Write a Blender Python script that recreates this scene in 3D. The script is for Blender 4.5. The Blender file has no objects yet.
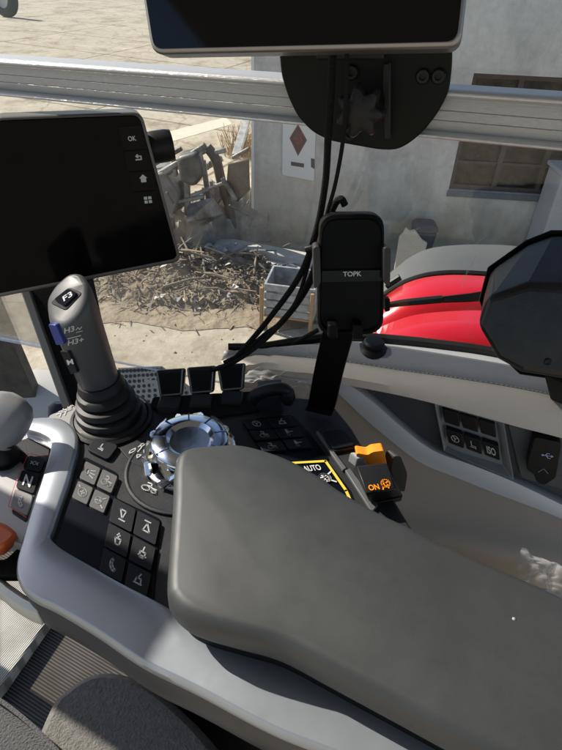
import bpy, bmesh, math, random
from mathutils import Vector as V, Matrix, noise
random.seed(7)
R = math.radians
S = bpy.context.scene
COL = S.collection
# ------------------------------------------------------------------ camera model (used to survey points on known planes)
F, PITCH, ROLL, ZC = 560.0, R(38), R(2.3), 2.62
CAM = V((0, 0, ZC))
_r0, _u0, FW = V((1, 0, 0)), V((0, math.sin(PITCH), math.cos(PITCH))), V((0, math.cos(PITCH), -math.sin(PITCH)))
RT = _r0 * math.cos(ROLL) + _u0 * math.sin(ROLL)
UP = _u0 * math.cos(ROLL) - _r0 * math.sin(ROLL)
def ray(u, v): return RT * ((u - 281) / F) + UP * (-(v - 375) / F) + FW
def PL(u, v, p0, n):
    d = ray(u, v); return CAM + d * ((V(p0) - CAM).dot(n) / d.dot(n))
def Z(h): return lambda u, v: PL(u, v, (0, 0, h), V((0, 0, 1)))
def Y(y): return lambda u, v: PL(u, v, (0, y, 0), V((0, 1, 0)))
SN = V((.24, 1, 0))                      # the cab side runs along (1,-.24)
def SP(c, tilt=0.0): 
    n = V((.24, 1, tilt)); return lambda u, v: PL(u, v, (0, c, 2.2), n)
# ------------------------------------------------------------------ materials
MATS = {}
def mat(name, col, rough=.5, metal=0., bump=None, var=None, coat=0., spec=.5, sheen=0., emit=None, aniso=None):
    if name in MATS: return MATS[name]
    m = bpy.data.materials.new(name); m.use_nodes = True
    nt = m.node_tree; b = nt.nodes['Principled BSDF']; L = nt.links.new
    b.inputs['Base Color'].default_value = (*col, 1); b.inputs['Roughness'].default_value = rough
    b.inputs['Metallic'].default_value = metal; b.inputs['Coat Weight'].default_value = coat
    b.inputs['Specular IOR Level'].default_value = spec
    if sheen: b.inputs['Sheen Weight'].default_value = sheen; b.inputs['Sheen Roughness'].default_value = .5
    tc = nt.nodes.new('ShaderNodeTexCoord')
    if var:                                # (scale, second colour, amount[, rough2])
        n = nt.nodes.new('ShaderNodeTexNoise'); n.inputs['Scale'].default_value = var[0]; n.inputs['Detail'].default_value = 8; n.inputs['Roughness'].default_value = .65
        L(tc.outputs['Object'], n.inputs['Vector'])
        r = nt.nodes.new('ShaderNodeValToRGB'); r.color_ramp.elements[0].position = .5 - var[2] / 2; r.color_ramp.elements[1].position = .5 + var[2] / 2
        r.color_ramp.elements[0].color = (*col, 1); r.color_ramp.elements[1].color = (*var[1], 1)
        L(n.outputs['Fac'], r.inputs['Fac']); L(r.outputs['Color'], b.inputs['Base Color'])
        if len(var) > 3:
            mr = nt.nodes.new('ShaderNodeMapRange'); mr.inputs['From Min'].default_value = .35; mr.inputs['From Max'].default_value = .65
            mr.inputs['To Min'].default_value = rough; mr.inputs['To Max'].default_value = var[3]
            L(n.outputs['Fac'], mr.inputs['Value']); L(mr.outputs['Result'], b.inputs['Roughness'])
    if bump:                               # (scale, strength, distance)
        n = nt.nodes.new('ShaderNodeTexNoise'); n.inputs['Scale'].default_value = bump[0]; n.inputs['Detail'].default_value = 6
        mp = nt.nodes.new('ShaderNodeMapping')
        if aniso: mp.inputs['Scale'].default_value = aniso
        L(tc.outputs['Object'], mp.inputs['Vector']); L(mp.outputs['Vector'], n.inputs['Vector'])
        bm = nt.nodes.new('ShaderNodeBump'); bm.inputs['Strength'].default_value = bump[1]; bm.inputs['Distance'].default_value = bump[2]
        L(n.outputs['Fac'], bm.inputs['Height']); L(bm.outputs['Normal'], b.inputs['Normal'])
    if emit: b.inputs['Emission Color'].default_value = (*emit[:3], 1); b.inputs['Emission Strength'].default_value = emit[3]
    MATS[name] = m; return m
black = mat('black plastic', (.009, .009, .010), .45, spec=.3, bump=(900, .25, .0006))
blackm = mat('black matte', (.006, .006, .006), .8, spec=.2, bump=(500, .2, .001))
gloss = mat('gloss black', (.003, .003, .004), .15, spec=.2)
holder_m = mat('holder black', (.0025, .0025, .003), .5, spec=.12)
char = mat('charcoal plastic', (.019, .021, .026), .45, spec=.25, bump=(700, .3, .0006), var=(55, (.028, .029, .032), .35, .58))
keym = mat('key rubber', (.008, .009, .013), .5, spec=.2, bump=(800, .2, .0005))
keypan = mat('key panel', (.004, .005, .009), .3, spec=.15)
trim = mat('satin trim', (.35, .38, .425), .32, .62, bump=(1500, .12, .0003), var=(14, (.385, .415, .455), .6, .40))
trimdk = mat('trim side', (.022, .025, .033), .4, bump=(900, .2, .0004))
pad_m = mat('armrest rubber', (.032, .0355, .037), .46, bump=(2200, .2, .0003), var=(30, (.036, .040, .0415), .5, .56), spec=.6)
chrome = mat('chrome', (.85, .86, .87), .14, 1, bump=(120, .15, .001))
skychrome = mat('sky tinted ring chrome', (.58, .64, .74), .14, 1., bump=(45, .12, .002))  # blue of the reflected sky is tinted into the ring's chrome
alu = mat('brushed aluminium', (.66, .665, .67), .36, .6, bump=(60, .5, .0008), aniso=(.6, 14, 60))
alud = mat('aluminium web', (.55, .555, .56), .5, .35, bump=(40, .6, .001), aniso=(.5, 20, 90))
white_pr = mat('white print', (.55, .56, .57), .6)
grey_pr = mat('grey print', (.30, .31, .32), .6)
blue_pl = mat('blue plastic', (.016, .035, .22), .35)
orange = mat('orange plastic', (.85, .27, .015), .4)
yellow_pr = mat('yellow print', (.75, .55, .05), .6)
redbrown = mat('red lever', (.48, .085, .02), .42)
leather = mat('grey leather', (.62, .565, .485), .55, bump=(350, .45, .001), var=(8, (.67, .61, .525), .6))
leathert = mat('grey leather top', (.31, .315, .32), .5, bump=(350, .45, .001), var=(8, (.35, .355, .36), .6))
thread = mat('thread', (.6, .59, .56), .8)
panel_dk = mat('side panel dark', (.06, .068, .08), .5, bump=(500, .25, .0008))
panel_br = mat('side panel taupe', (.41, .37, .34), .55, bump=(600, .3, .0008), var=(4, (.44, .40, .365), .6))
bezel = mat('panel bezel', (.28, .30, .315), .5, bump=(800, .35, .0006))
strip_m = mat('light blue trim strip', (.62, .67, .73), .45, .2)
lightgrey = mat('light grey plastic', (.52, .52, .50), .5, var=(6, (.6, .6, .57), .5))
knob_m = mat('selector knob', (.22, .225, .235), .38, bump=(900, .2, .0004))
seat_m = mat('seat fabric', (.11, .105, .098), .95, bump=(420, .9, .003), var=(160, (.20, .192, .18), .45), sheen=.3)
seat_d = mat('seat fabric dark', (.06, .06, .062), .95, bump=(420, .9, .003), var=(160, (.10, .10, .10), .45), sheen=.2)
dirty = mat('dirty dark plastic', (.055, .055, .05), .6, var=(26, (.11, .105, .09), .25), bump=(90, .3, .002))
paleg = mat('pale grey panel', (.46, .47, .47), .5, var=(7, (.52, .52, .51), .6))
red = mat('red paint', (.55, .008, .018), .25, coat=.6)
reddk = mat('dark red paint', (.26, .012, .02), .28, coat=.6)
ffender = mat('grey fender rubber', (.085, .09, .09), .55, var=(5, (.12, .122, .12), .5), bump=(60, .2, .002))
steel = mat('old steel', (.34, .34, .33), .5, .4, var=(7, (.12, .10, .08), .3), bump=(30, .4, .01))
rust = mat('rusty iron', (.14, .11, .085), .8, var=(12, (.2, .16, .13), .4), bump=(30, .4, .01))
tarp_m = mat('dusty tarp', (.40, .35, .29), .7, var=(6, (.16, .14, .12), .4), bump=(14, .5, .02))
wood_w = mat('whitewashed wood', (.40, .41, .42), .75, var=(14, (.22, .225, .235), .3))
wood_o = mat('raw wood', (.42, .27, .14), .8, var=(8, (.30, .2, .11), .5))
twig_m = mat('dry twigs', (.18, .13, .085), .9, var=(3, (.38, .31, .22), .3))
twig_g = mat('grey twigs', (.30, .27, .23), .9, var=(3, (.10, .085, .07), .4))
dirt_m = mat('dirt heap', (.16, .125, .085), .95, var=(5, (.32, .26, .19), .4), bump=(18, .9, .04))
sack_m = mat('white sack', (.50, .45, .36), .8, bump=(20, .5, .02))
stone = mat('pale concrete beam', (.58, .56, .50), .8, var=(5, (.45, .43, .38), .4), bump=(30, .4, .01))
bin_m = mat('blue grey plastic', (.035, .045, .065), .6)
signw = mat('sign white', (.72, .71, .70), .5)
signr = mat('sign red', (.22, .035, .035), .5, var=(18, (.06, .03, .03), .2))
wframe = mat('window frame brown', (.05, .03, .025), .6, var=(20, (.085, .06, .05), .4))
tyre_m = mat('tyre rubber', (.015, .015, .015), .85, bump=(60, .4, .01))
jeans = mat('dark blue cloth', (.012, .016, .035), .9)
screen_m = mat('screen glass', (.002, .002, .003), .05, var=(30, (.0035, .0035, .004), .3, .16), spec=.08)
bezel_m = mat('monitor metal edge', (.30, .29, .29), .35, .8)
headliner = mat('roof lining', (.30, .30, .29), .9)

def ground_mat():
    m = bpy.data.materials.new('yard concrete'); m.use_nodes = True; nt = m.node_tree; L = nt.links.new; N = nt.nodes.new
    b = nt.nodes['Principled BSDF']; b.inputs['Roughness'].default_value = .92
    tc = N('ShaderNodeTexCoord')
    def nz(s, d=8, r=.6):
        n = N('ShaderNodeTexNoise'); n.inputs['Scale'].default_value = s; n.inputs['Detail'].default_value = d; n.inputs['Roughness'].default_value = r
        L(tc.outputs['Object'], n.inputs['Vector']); return n
    def ramp(src, a, ca, bb, cb):
        r = N('ShaderNodeValToRGB'); e = r.color_ramp.elements; e[0].position, e[1].position = a, bb; e[0].color = (*ca, 1); e[1].color = (*cb, 1); L(src, r.inputs['Fac']); return r.outputs['Color']
    def mix(f, a, c, mode='MIX'):
        x = N('ShaderNodeMix'); x.data_type = 'RGBA'; x.blend_type = mode
        if isinstance(f, float): x.inputs[0].default_value = f
        else: L(f, x.inputs[0])
        L(a, x.inputs[6]); L(c, x.inputs[7]); return x.outputs[2]
    big = ramp(nz(.5).outputs['Fac'], .3, (.34, .295, .22), .68, (.52, .465, .365))
    fine = ramp(nz(7, 10, .7).outputs['Fac'], .3, (.31, .27, .20), .65, (.56, .505, .40))
    c = mix(.5, big, fine)
    st = ramp(nz(1.1, 10, .72).outputs['Fac'], .50, (1, 1, 1), .66, (.50, .43, .35))
    c = mix(.85, c, st, 'MULTIPLY'); s3 = ramp(nz(3.4, 10, .75).outputs['Fac'], .52, (1, 1, 1), .70, (.58, .52, .45)); c = mix(.7, c, s3, 'MULTIPLY')
    # slab joints (the yard is laid in big slabs)
    mp = N('ShaderNodeMapping'); mp.inputs['Rotation'].default_value = (0, 0, R(23)); mp.inputs['Location'].default_value = (.4, .9, 0)
    dn = N('ShaderNodeMix'); dn.data_type = 'RGBA'; dn.inputs[0].default_value = .06
    n2 = nz(2.2); L(tc.outputs['Object'], dn.inputs[6]); L(n2.outputs['Color'], dn.inputs[7]); L(dn.outputs[2], mp.inputs['Vector'])
    br = N('ShaderNodeTexBrick'); br.offset = 0; br.inputs['Scale'].default_value = 1; br.inputs['Brick Width'].default_value = 3.4; br.inputs['Row Height'].default_value = 2.3
    br.inputs['Mortar Size'].default_value = .035; br.inputs['Mortar Smooth'].default_value = .6
    L(mp.outputs['Vector'], br.inputs['Vector'])
    c = mix(.9, c, ramp(br.outputs['Fac'], .0, (1, 1, 1), 1., (.36, .32, .27)), 'MULTIPLY')
    vo = N('ShaderNodeTexVoronoi'); vo.feature = 'DISTANCE_TO_EDGE'; vo.inputs['Scale'].default_value = .75
    dm = N('ShaderNodeMix'); dm.data_type = 'RGBA'; dm.inputs[0].default_value = .25; L(tc.outputs['Object'], dm.inputs[6]); L(nz(1.7).outputs['Color'], dm.inputs[7]); L(dm.outputs[2], vo.inputs['Vector'])
    crack = ramp(vo.outputs['Distance'], .0, (.5, .44, .36), .012, (1, 1, 1))
    c = mix(.6, c, crack, 'MULTIPLY')
    sp = ramp(nz(40, 3).outputs['Fac'], .62, (1, 1, 1), .72, (.6, .55, .48))
    c = mix(.6, c, sp, 'MULTIPLY')
    L(c, b.inputs['Base Color'])
    bp = N('ShaderNodeBump'); bp.inputs['Strength'].default_value = .5; bp.inputs['Distance'].default_value = .03
    L(nz(9, 12, .7).outputs['Fac'], bp.inputs['Height']); L(bp.outputs['Normal'], b.inputs['Normal'])
    return m
def wall_mat():
    m = bpy.data.materials.new('weathered render'); m.use_nodes = True; nt = m.node_tree; L = nt.links.new; N = nt.nodes.new
    b = nt.nodes['Principled BSDF']; b.inputs['Roughness'].default_value = .9
    tc = N('ShaderNodeTexCoord')
    def nz(s, d=8, r=.6, sc=(1, 1, 1)):
        mp = N('ShaderNodeMapping'); mp.inputs['Scale'].default_value = sc; L(tc.outputs['Object'], mp.inputs['Vector'])
        n = N('ShaderNodeTexNoise'); n.inputs['Scale'].default_value = s; n.inputs['Detail'].default_value = d; n.inputs['Roughness'].default_value = r
        L(mp.outputs['Vector'], n.inputs['Vector']); return n.outputs['Fac']
    def ramp(src, stops):
        r = N('ShaderNodeValToRGB'); e = r.color_ramp.elements
        while len(e) < len(stops): e.new(.5)
        for k, (p, c) in enumerate(stops): e[k].position = p; e[k].color = (*c, 1)
        L(src, r.inputs['Fac']); return r.outputs['Color']
    def mul(a, c, f):
        x = N('ShaderNodeMix'); x.data_type = 'RGBA'; x.blend_type = 'MULTIPLY'; x.inputs[0].default_value = f; L(a, x.inputs[6]); L(c, x.inputs[7]); return x.outputs[2]
    c = ramp(nz(1.1, 9, .65), [(.32, (.50, .485, .455)), (.5, (.62, .60, .565)), (.7, (.72, .70, .66))])
    c = mul(c, ramp(nz(3.2, 10, .75, (1, 1, .45)), [(.35, (.6, .61, .62)), (.56, (1, 1, 1))]), .6)
    c = mul(c, ramp(nz(16, 6), [(.3, (.75, .74, .72)), (.6, (1, 1, 1))]), .5)
    # patchy, darker and browner towards the ground
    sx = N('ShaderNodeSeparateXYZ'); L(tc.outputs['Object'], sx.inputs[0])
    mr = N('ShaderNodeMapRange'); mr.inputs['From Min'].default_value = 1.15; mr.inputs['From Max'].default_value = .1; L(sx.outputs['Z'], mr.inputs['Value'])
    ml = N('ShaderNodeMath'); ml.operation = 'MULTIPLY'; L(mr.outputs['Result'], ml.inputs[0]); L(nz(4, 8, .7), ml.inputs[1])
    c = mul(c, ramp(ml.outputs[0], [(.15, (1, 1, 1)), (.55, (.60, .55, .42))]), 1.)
    L(c, b.inputs['Base Color'])
    bp = N('ShaderNodeBump'); bp.inputs['Strength'].default_value = .4; bp.inputs['Distance'].default_value = .02; L(nz(12, 10, .7), bp.inputs['Height']); L(bp.outputs['Normal'], b.inputs['Normal'])
    return m
def glass_mat(name, tint=(.96, .97, .97), dirt=.03, refl=1.0):
    m = bpy.data.materials.new(name); m.use_nodes = True; nt = m.node_tree; L = nt.links.new; N = nt.nodes.new
    nt.nodes.remove(nt.nodes['Principled BSDF']); out = nt.nodes['Material Output']
    t = N('ShaderNodeBsdfTransparent'); t.inputs['Color'].default_value = (*tint, 1)
    g = N('ShaderNodeBsdfGlossy'); g.inputs['Roughness'].default_value = .01
    fr = N('ShaderNodeFresnel'); fr.inputs['IOR'].default_value = 1.45
    fm = N('ShaderNodeMath'); fm.operation = 'MULTIPLY'; fm.inputs[1].default_value = refl; L(fr.outputs[0], fm.inputs[0])
    mx = N('ShaderNodeMixShader'); L(fm.outputs[0], mx.inputs[0]); L(t.outputs[0], mx.inputs[1]); L(g.outputs[0], mx.inputs[2])
    d = N('ShaderNodeBsdfDiffuse'); d.inputs['Color'].default_value = (.7, .68, .64, 1)
    tc = N('ShaderNodeTexCoord'); mp = N('ShaderNodeMapping'); mp.inputs['Scale'].default_value = (1, 1, .35); L(tc.outputs['Object'], mp.inputs[0])
    n = N('ShaderNodeTexNoise'); n.inputs['Scale'].default_value = 22; n.inputs['Detail'].default_value = 10; n.inputs['Roughness'].default_value = .7; n.inputs['Distortion'].default_value = .6; L(mp.outputs[0], n.inputs['Vector'])
    r = N('ShaderNodeMapRange'); r.inputs['From Min'].default_value = .5; r.inputs['From Max'].default_value = .8; r.inputs['To Min'].default_value = dirt * .3; r.inputs['To Max'].default_value = dirt * 3; L(n.outputs['Fac'], r.inputs['Value'])
    m2 = N('ShaderNodeMixShader'); L(r.outputs[0], m2.inputs[0]); L(mx.outputs[0], m2.inputs[1]); L(d.outputs[0], m2.inputs[2])
    L(m2.outputs[0], out.inputs['Surface']); return m
def film_mat():
    m = bpy.data.materials.new('clear film'); m.use_nodes = True; nt = m.node_tree; L = nt.links.new; N = nt.nodes.new
    b = nt.nodes['Principled BSDF']; b.inputs['Base Color'].default_value = (.86, .88, .92, 1); b.inputs['Roughness'].default_value = .38; b.inputs['Transmission Weight'].default_value = .15
    out = nt.nodes['Material Output']; t = N('ShaderNodeBsdfTransparent'); mx = N('ShaderNodeMixShader')
    lw = N('ShaderNodeLayerWeight'); lw.inputs['Blend'].default_value = .45
    mr = N('ShaderNodeMapRange'); mr.inputs['To Min'].default_value = .08; mr.inputs['To Max'].default_value = .5; L(lw.outputs['Facing'], mr.inputs['Value'])
    L(mr.outputs[0], mx.inputs[0]); L(t.outputs[0], mx.inputs[1]); L(b.outputs[0], mx.inputs[2]); L(mx.outputs[0], out.inputs['Surface']); return m
def rib_mat(name, c1, c2, scale, rot):
    m = bpy.data.materials.new(name); m.use_nodes = True; nt = m.node_tree; L = nt.links.new; N = nt.nodes.new
    b = nt.nodes['Principled BSDF']; b.inputs['Roughness'].default_value = .6
    tc = N('ShaderNodeTexCoord'); mp = N('ShaderNodeMapping'); mp.inputs['Rotation'].default_value = (0, 0, rot); L(tc.outputs['Object'], mp.inputs[0])
    w = N('ShaderNodeTexWave'); w.inputs['Scale'].default_value = scale; w.inputs['Distortion'].default_value = .4; w.inputs['Detail'].default_value = 2; L(mp.outputs[0], w.inputs['Vector'])
    r = N('ShaderNodeValToRGB'); r.color_ramp.elements[0].color = (*c1, 1); r.color_ramp.elements[1].color = (*c2, 1); r.color_ramp.elements[0].position = .25; r.color_ramp.elements[1].position = .6
    L(w.outputs['Fac'], r.inputs['Fac'])
    n = N('ShaderNodeTexNoise'); n.inputs['Scale'].default_value = 14; n.inputs['Detail'].default_value = 8; L(tc.outputs['Object'], n.inputs['Vector'])
    r2 = N('ShaderNodeValToRGB'); r2.color_ramp.elements[0].position = .35; r2.color_ramp.elements[1].position = .65; r2.color_ramp.elements[0].color = (.6, .56, .5, 1)
    L(n.outputs['Fac'], r2.inputs['Fac'])
    x = N('ShaderNodeMix'); x.data_type = 'RGBA'; x.blend_type = 'MULTIPLY'; x.inputs[0].default_value = .8; L(r.outputs[0], x.inputs[6]); L(r2.outputs[0], x.inputs[7])
    L(x.outputs[2], b.inputs['Base Color'])
    bp = N('ShaderNodeBump'); bp.inputs['Strength'].default_value = .8; bp.inputs['Distance'].default_value = .003; L(w.outputs['Fac'], bp.inputs['Height']); L(bp.outputs['Normal'], b.inputs['Normal'])
    return m
# ------------------------------------------------------------------ mesh helpers
class MB:
    def __init__(s): s.v, s.f, s.m = [], [], []
    def add(s, vs, fs, mi=0):
        o = len(s.v); s.v += [V(p) for p in vs]
        for f in fs: s.f.append([i + o for i in f]); s.m.append(mi)
        return s
    def prism(s, top, vec, mi=0):
        n = len(top); vec = V(vec); top = [V(p) for p in top]
        return s.add(top + [p + vec for p in top], [list(range(n)), list(range(2 * n - 1, n - 1, -1))] + [[i, i + n, (i + 1) % n + n, (i + 1) % n] for i in range(n)], mi)
    def loft(s, rings, closed=True, caps=(True, True), mi=0):
        n = len(rings[0]); vs = [p for r in rings for p in r]; fs = []
        for k in range(len(rings) - 1):
            for i in range(n if closed else n - 1):
                j = (i + 1) % n; fs.append([k * n + i, k * n + j, (k + 1) * n + j, (k + 1) * n + i])
        if closed and caps[0]: fs.append(list(range(n - 1, -1, -1)))
        if closed and caps[1]: fs.append([(len(rings) - 1) * n + i for i in range(n)])
        return s.add(vs, fs, mi)
    def tube(s, path, r, seg=10, mi=0):
        path = [V(p) for p in path]; rings = []; up = V((0, 0, 1)); prev = None
        for i, p in enumerate(path):
            t = (path[min(i + 1, len(path) - 1)] - path[max(i - 1, 0)]).normalized()
            if prev is None:
                a = t.cross(up if abs(t.z) < .9 else V((1, 0, 0))).normalized()
            else: a = (prev - t * prev.dot(t)).normalized()
            prev = a; b = t.cross(a); rr = r[i] if isinstance(r, (list, tuple)) else r
            rings.append([p + (a * math.cos(2 * math.pi * k / seg) + b * math.sin(2 * math.pi * k / seg)) * rr for k in range(seg)])
        return s.loft(rings, mi=mi)
    def lathe(s, c, axis, prof, seg=32, mi=0, caps=(True, True)):
        c = V(c); ax = V(axis).normalized(); a = ax.cross(V((0, 1, 0)) if abs(ax.y) < .9 else V((1, 0, 0))).normalized(); b = ax.cross(a)
        return s.loft([[c + ax * h + (a * math.cos(2 * math.pi * k / seg) + b * math.sin(2 * math.pi * k / seg)) * r for k in range(seg)] for r, h in prof], caps=caps, mi=mi)
    def box(s, o, ex, ey, ez, mi=0):
        o, ex, ey, ez = V(o), V(ex), V(ey), V(ez)
        return s.prism([o, o + ex, o + ex + ey, o + ey], ez, mi)
    def bar(s, a, b, w, h, mi=0, up=(0, 0, 1)):
        a, b = V(a), V(b); t = (b - a).normalized(); u = t.cross(V(up))
        if u.length < .05: u = t.cross(V((1, 0, 0)))
        u.normalize(); n = u.cross(t)
        return s.prism([a - u * w / 2 - n * h / 2, a + u * w / 2 - n * h / 2, a + u * w / 2 + n * h / 2, a - u * w / 2 + n * h / 2], b - a, mi)
    def ribbon(s, pts, w, nrm, mi=0, close=False):
        pts = [V(p) for p in pts]; nrm = V(nrm).normalized()
        if close: pts = pts + [pts[0]]
        for a, b in zip(pts, pts[1:]):
            t = (b - a)
            if t.length < 1e-7: continue
            t.normalize(); u = t.cross(nrm) * (w / 2); e = t * (w * .35)
            s.add([a - u - e, b - u + e, b + u + e, a + u - e], [[0, 1, 2, 3]], mi)
        return s
def cr(pts, n=6, closed=False):
    pts = [V(p) for p in pts]; out = []; m = len(pts)
    for i in range(m if closed else m - 1):
        g = (lambda k: pts[k % m]) if closed else (lambda k: pts[max(0, min(m - 1, k))])
        p0, p1, p2, p3 = g(i - 1), g(i), g(i + 1), g(i + 2)
        for k in range(n):
            t = k / n; out.append(.5 * ((2 * p1) + (p2 - p0) * t + (2 * p0 - 5 * p1 + 4 * p2 - p3) * t * t + (3 * p1 - p0 - 3 * p2 + p3) * t ** 3))
    if not closed: out.append(pts[-1])
    return out
def rnd(pts, r, seg=5):
    pts = [V(p) for p in pts]; n = len(pts); out = []
    for i in range(n):
        p = pts[i]; a = pts[i - 1] - p; b = pts[(i + 1) % n] - p; rr = r[i] if isinstance(r, (list, tuple)) else r
        q = min(rr, a.length * .45, b.length * .45); A = p + a.normalized() * q; B = p + b.normalized() * q
        for k in range(seg + 1):
            t = k / seg; out.append(A * (1 - t) ** 2 + p * 2 * t * (1 - t) + B * t * t)
    return out
def inset(pts, d):
    n = len(pts); area = sum(pts[i].x * pts[(i + 1) % n].y - pts[(i + 1) % n].x * pts[i].y for i in range(n)); sg = 1 if area > 0 else -1; out = []
    for i in range(n):
        t = (pts[(i + 1) % n] - pts[i - 1]); t.z = 0; t.normalize(); out.append(pts[i] + V((-t.y, t.x, 0)) * sg * d)
    return out
def mesh_obj(name, mb, mats, parent=None, bevel=0, smooth=True, seg=2, solid=0, sub=0, fix=True, base=None):
    me = bpy.data.meshes.new(name)
    if parent is not None: base = parent.location if parent.parent is None else parent['_b']
    base = V(base) if base is not None else V((0, 0, 0))
    me.from_pydata([tuple(p - base) for p in mb.v], [], mb.f)
    for x in (mats if isinstance(mats, (list, tuple)) else [mats]): me.materials.append(x)
    for p, mi in zip(me.polygons, mb.m): p.material_index = mi; p.use_smooth = smooth
    if fix:
        b = bmesh.new(); b.from_mesh(me); bmesh.ops.recalc_face_normals(b, faces=b.faces); b.to_mesh(me); b.free()
    if smooth:
        try: me.set_sharp_from_angle(angle=R(38))
        except Exception: pass
    o = bpy.data.objects.new(name, me); COL.objects.link(o); o['_b'] = base
    if parent is not None: o.parent = parent
    else: o.location = base
    if sub: k = o.modifiers.new('s', 'SUBSURF'); k.levels = k.render_levels = sub
    if solid: k = o.modifiers.new('t', 'SOLIDIFY'); k.thickness = solid; k.offset = -1
    if bevel: k = o.modifiers.new('b', 'BEVEL'); k.width = bevel; k.segments = seg; k.limit_method = 'ANGLE'; k.angle_limit = R(35); k.harden_normals = False
    return o
def tag(o, label=None, cat=None, group=None, kind=None):
    if label: o['label'] = label
    if cat: o['category'] = cat
    if group: o['group'] = group
    if kind: o['kind'] = kind
    return o
def thing(name, base, label, cat, group=None):
    o = bpy.data.objects.new(name, None); o.empty_display_size = .02; o.location = V(base); COL.objects.link(o); return tag(o, label, cat, group)
def frame(proj, bl, br, tl):
    o, x, y = proj(*bl), proj(*br), proj(*tl); return o, x - o, y - o
def text(mb, body, fr, lift=.0006, mi=0, shear=0.0):
    o, ex, ey = fr; n = ex.cross(ey).normalized(); n = n if n.dot(CAM - o) > 0 else -n
    cu = bpy.data.curves.new('t', 'FONT'); cu.body = body; cu.fill_mode = 'FRONT'; cu.offset = .022; cu.shear = shear
    ob = bpy.data.objects.new('t', cu); COL.objects.link(ob); bpy.context.view_layer.update()
    me = bpy.data.meshes.new_from_object(ob.evaluated_get(bpy.context.evaluated_depsgraph_get()))
    xs = [v.co.x for v in me.vertices]; ys = [v.co.y for v in me.vertices]; x0, x1, y0, y1 = min(xs), max(xs), min(ys), max(ys)
    mb.add([o + ex * ((v.co.x - x0) / (x1 - x0)) + ey * ((v.co.y - y0) / max(1e-6, y1 - y0)) + n * lift for v in me.vertices], [list(p.vertices) for p in me.polygons], mi)
    bpy.data.meshes.remove(me); bpy.data.objects.remove(ob); bpy.data.curves.remove(cu)
def icon(mb, strokes, fr, w=.0011, lift=.0006, mi=0):
    o, ex, ey = fr; n = ex.cross(ey).normalized(); n = n if n.dot(CAM - o) > 0 else -n
    for st in strokes: mb.ribbon([o + ex * x + ey * y + n * lift for x, y in st], w, n, mi)
def arc(cx, cy, r, a0, a1, n=10): return [(cx + r * math.cos(R(a0 + (a1 - a0) * i / n)), cy + r * math.sin(R(a0 + (a1 - a0) * i / n))) for i in range(n + 1)]
ICON = {
 'lights': [arc(.35, .5, .25, 90, 270), [(.35, .75), (.35, .25)], [(.5, .7), (.9, .85)], [(.5, .5), (.95, .5)], [(.5, .3), (.9, .15)]],
 'beacon': [[(.15, .15), (.85, .15)], [(.25, .15), (.25, .5), (.75, .5), (.75, .15)], [(.5, .6), (.5, .9)], [(.2, .6), (.05, .8)], [(.8, .6), (.95, .8)]],
 'target': [arc(.5, .5, .38, 0, 360, 16), [(.3, .5), (.7, .5)], [(.5, .3), (.5, .7)], [(.15, .85), (.0, 1.)]],
 'gear': [arc(.4, .5, .3, 0, 360, 12), [(.4, .5), (.95, .95)], [(.7, .2), (.95, .0)], [(.2, .5), (.6, .5)]],
 'down': [[(.2, .85), (.8, .85), (.5, .2), (.2, .85)], [(.2, .1), (.8, .1)]],
 'up': [[(.15, .2), (.85, .2), (.5, .8), (.15, .2)], [(.2, .95), (.8, .95)]],
 'cup': [[(.2, .6), (.8, .6), (.7, .15), (.3, .15), (.2, .6)], [(.5, .65), (.5, 1.)], [(.35, .85), (.65, .85)]],
 'cup2': [[(.2, .6), (.8, .6), (.7, .15), (.3, .15), (.2, .6)], [(.5, .65), (.6, 1.)], [(.1, .3), (.9, .3)]],
 'phone': [[(.35, .95), (.2, .75), (.2, .4), (.4, .15), (.7, .05), (.8, .2), (.6, .32), (.42, .5), (.4, .7), (.5, .8), (.35, .95)]],
 'tap': [[(.1, .2), (.9, .2)], [(.2, .25), (.3, .6), (.8, .6), (.8, .25)], [(.45, .6), (.7, .95)]],
 'seat': [[(.3, .95), (.3, .35), (.75, .35), (.75, .05)], [(.15, .15), (.6, .15)]],
 'fan': [arc(.5, .5, .42, 0, 360, 14), [(.5, .5), (.8, .7)], [(.5, .5), (.3, .8)], [(.5, .5), (.4, .15)]],
 'therm': [[(.3, .3), (.3, .95), (.45, .95), (.45, .3)], arc(.375, .18, .16, 0, 360, 10), [(.6, .6), (.95, .6)]],
 'arr': [[(.1, .3), (.6, .3), (.6, .7)], [(.45, .55), (.6, .75), (.75, .55)]],
 'tractor': [arc(.3, .3, .25, 0, 360, 12), arc(.8, .2, .15, 0, 360, 10), [(.3, .6), (.6, .6), (.6, .9), (.35, .9)], [(.6, .5), (.95, .45)]],
 'back': [[(.2, .3), (.8, .3), (.8, .75), (.3, .75)], [(.45, .95), (.25, .75), (.45, .55)]],
 'usb': [[(.1, .5), (.9, .5)], [(.3, .5), (.45, .75), (.65, .75)], [(.4, .5), (.55, .25), (.75, .25)], [(.8, .6), (.95, .5), (.8, .4)], arc(.1, .5, .08, 0, 360, 8)],
 'shuttle': [[(.2, .5), (.05, .65)], [(.2, .5), (.05, .35)], [(.8, .5), (.95, .65)], [(.8, .5), (.95, .35)], arc(.5, .5, .2, 0, 360, 10)],
 'hash': [[(.35, 0), (.35, 1)], [(.65, 0), (.65, 1)], [(0, .5), (1, .5)], [(.1, .8), (.9, .8)]],
}
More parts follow.
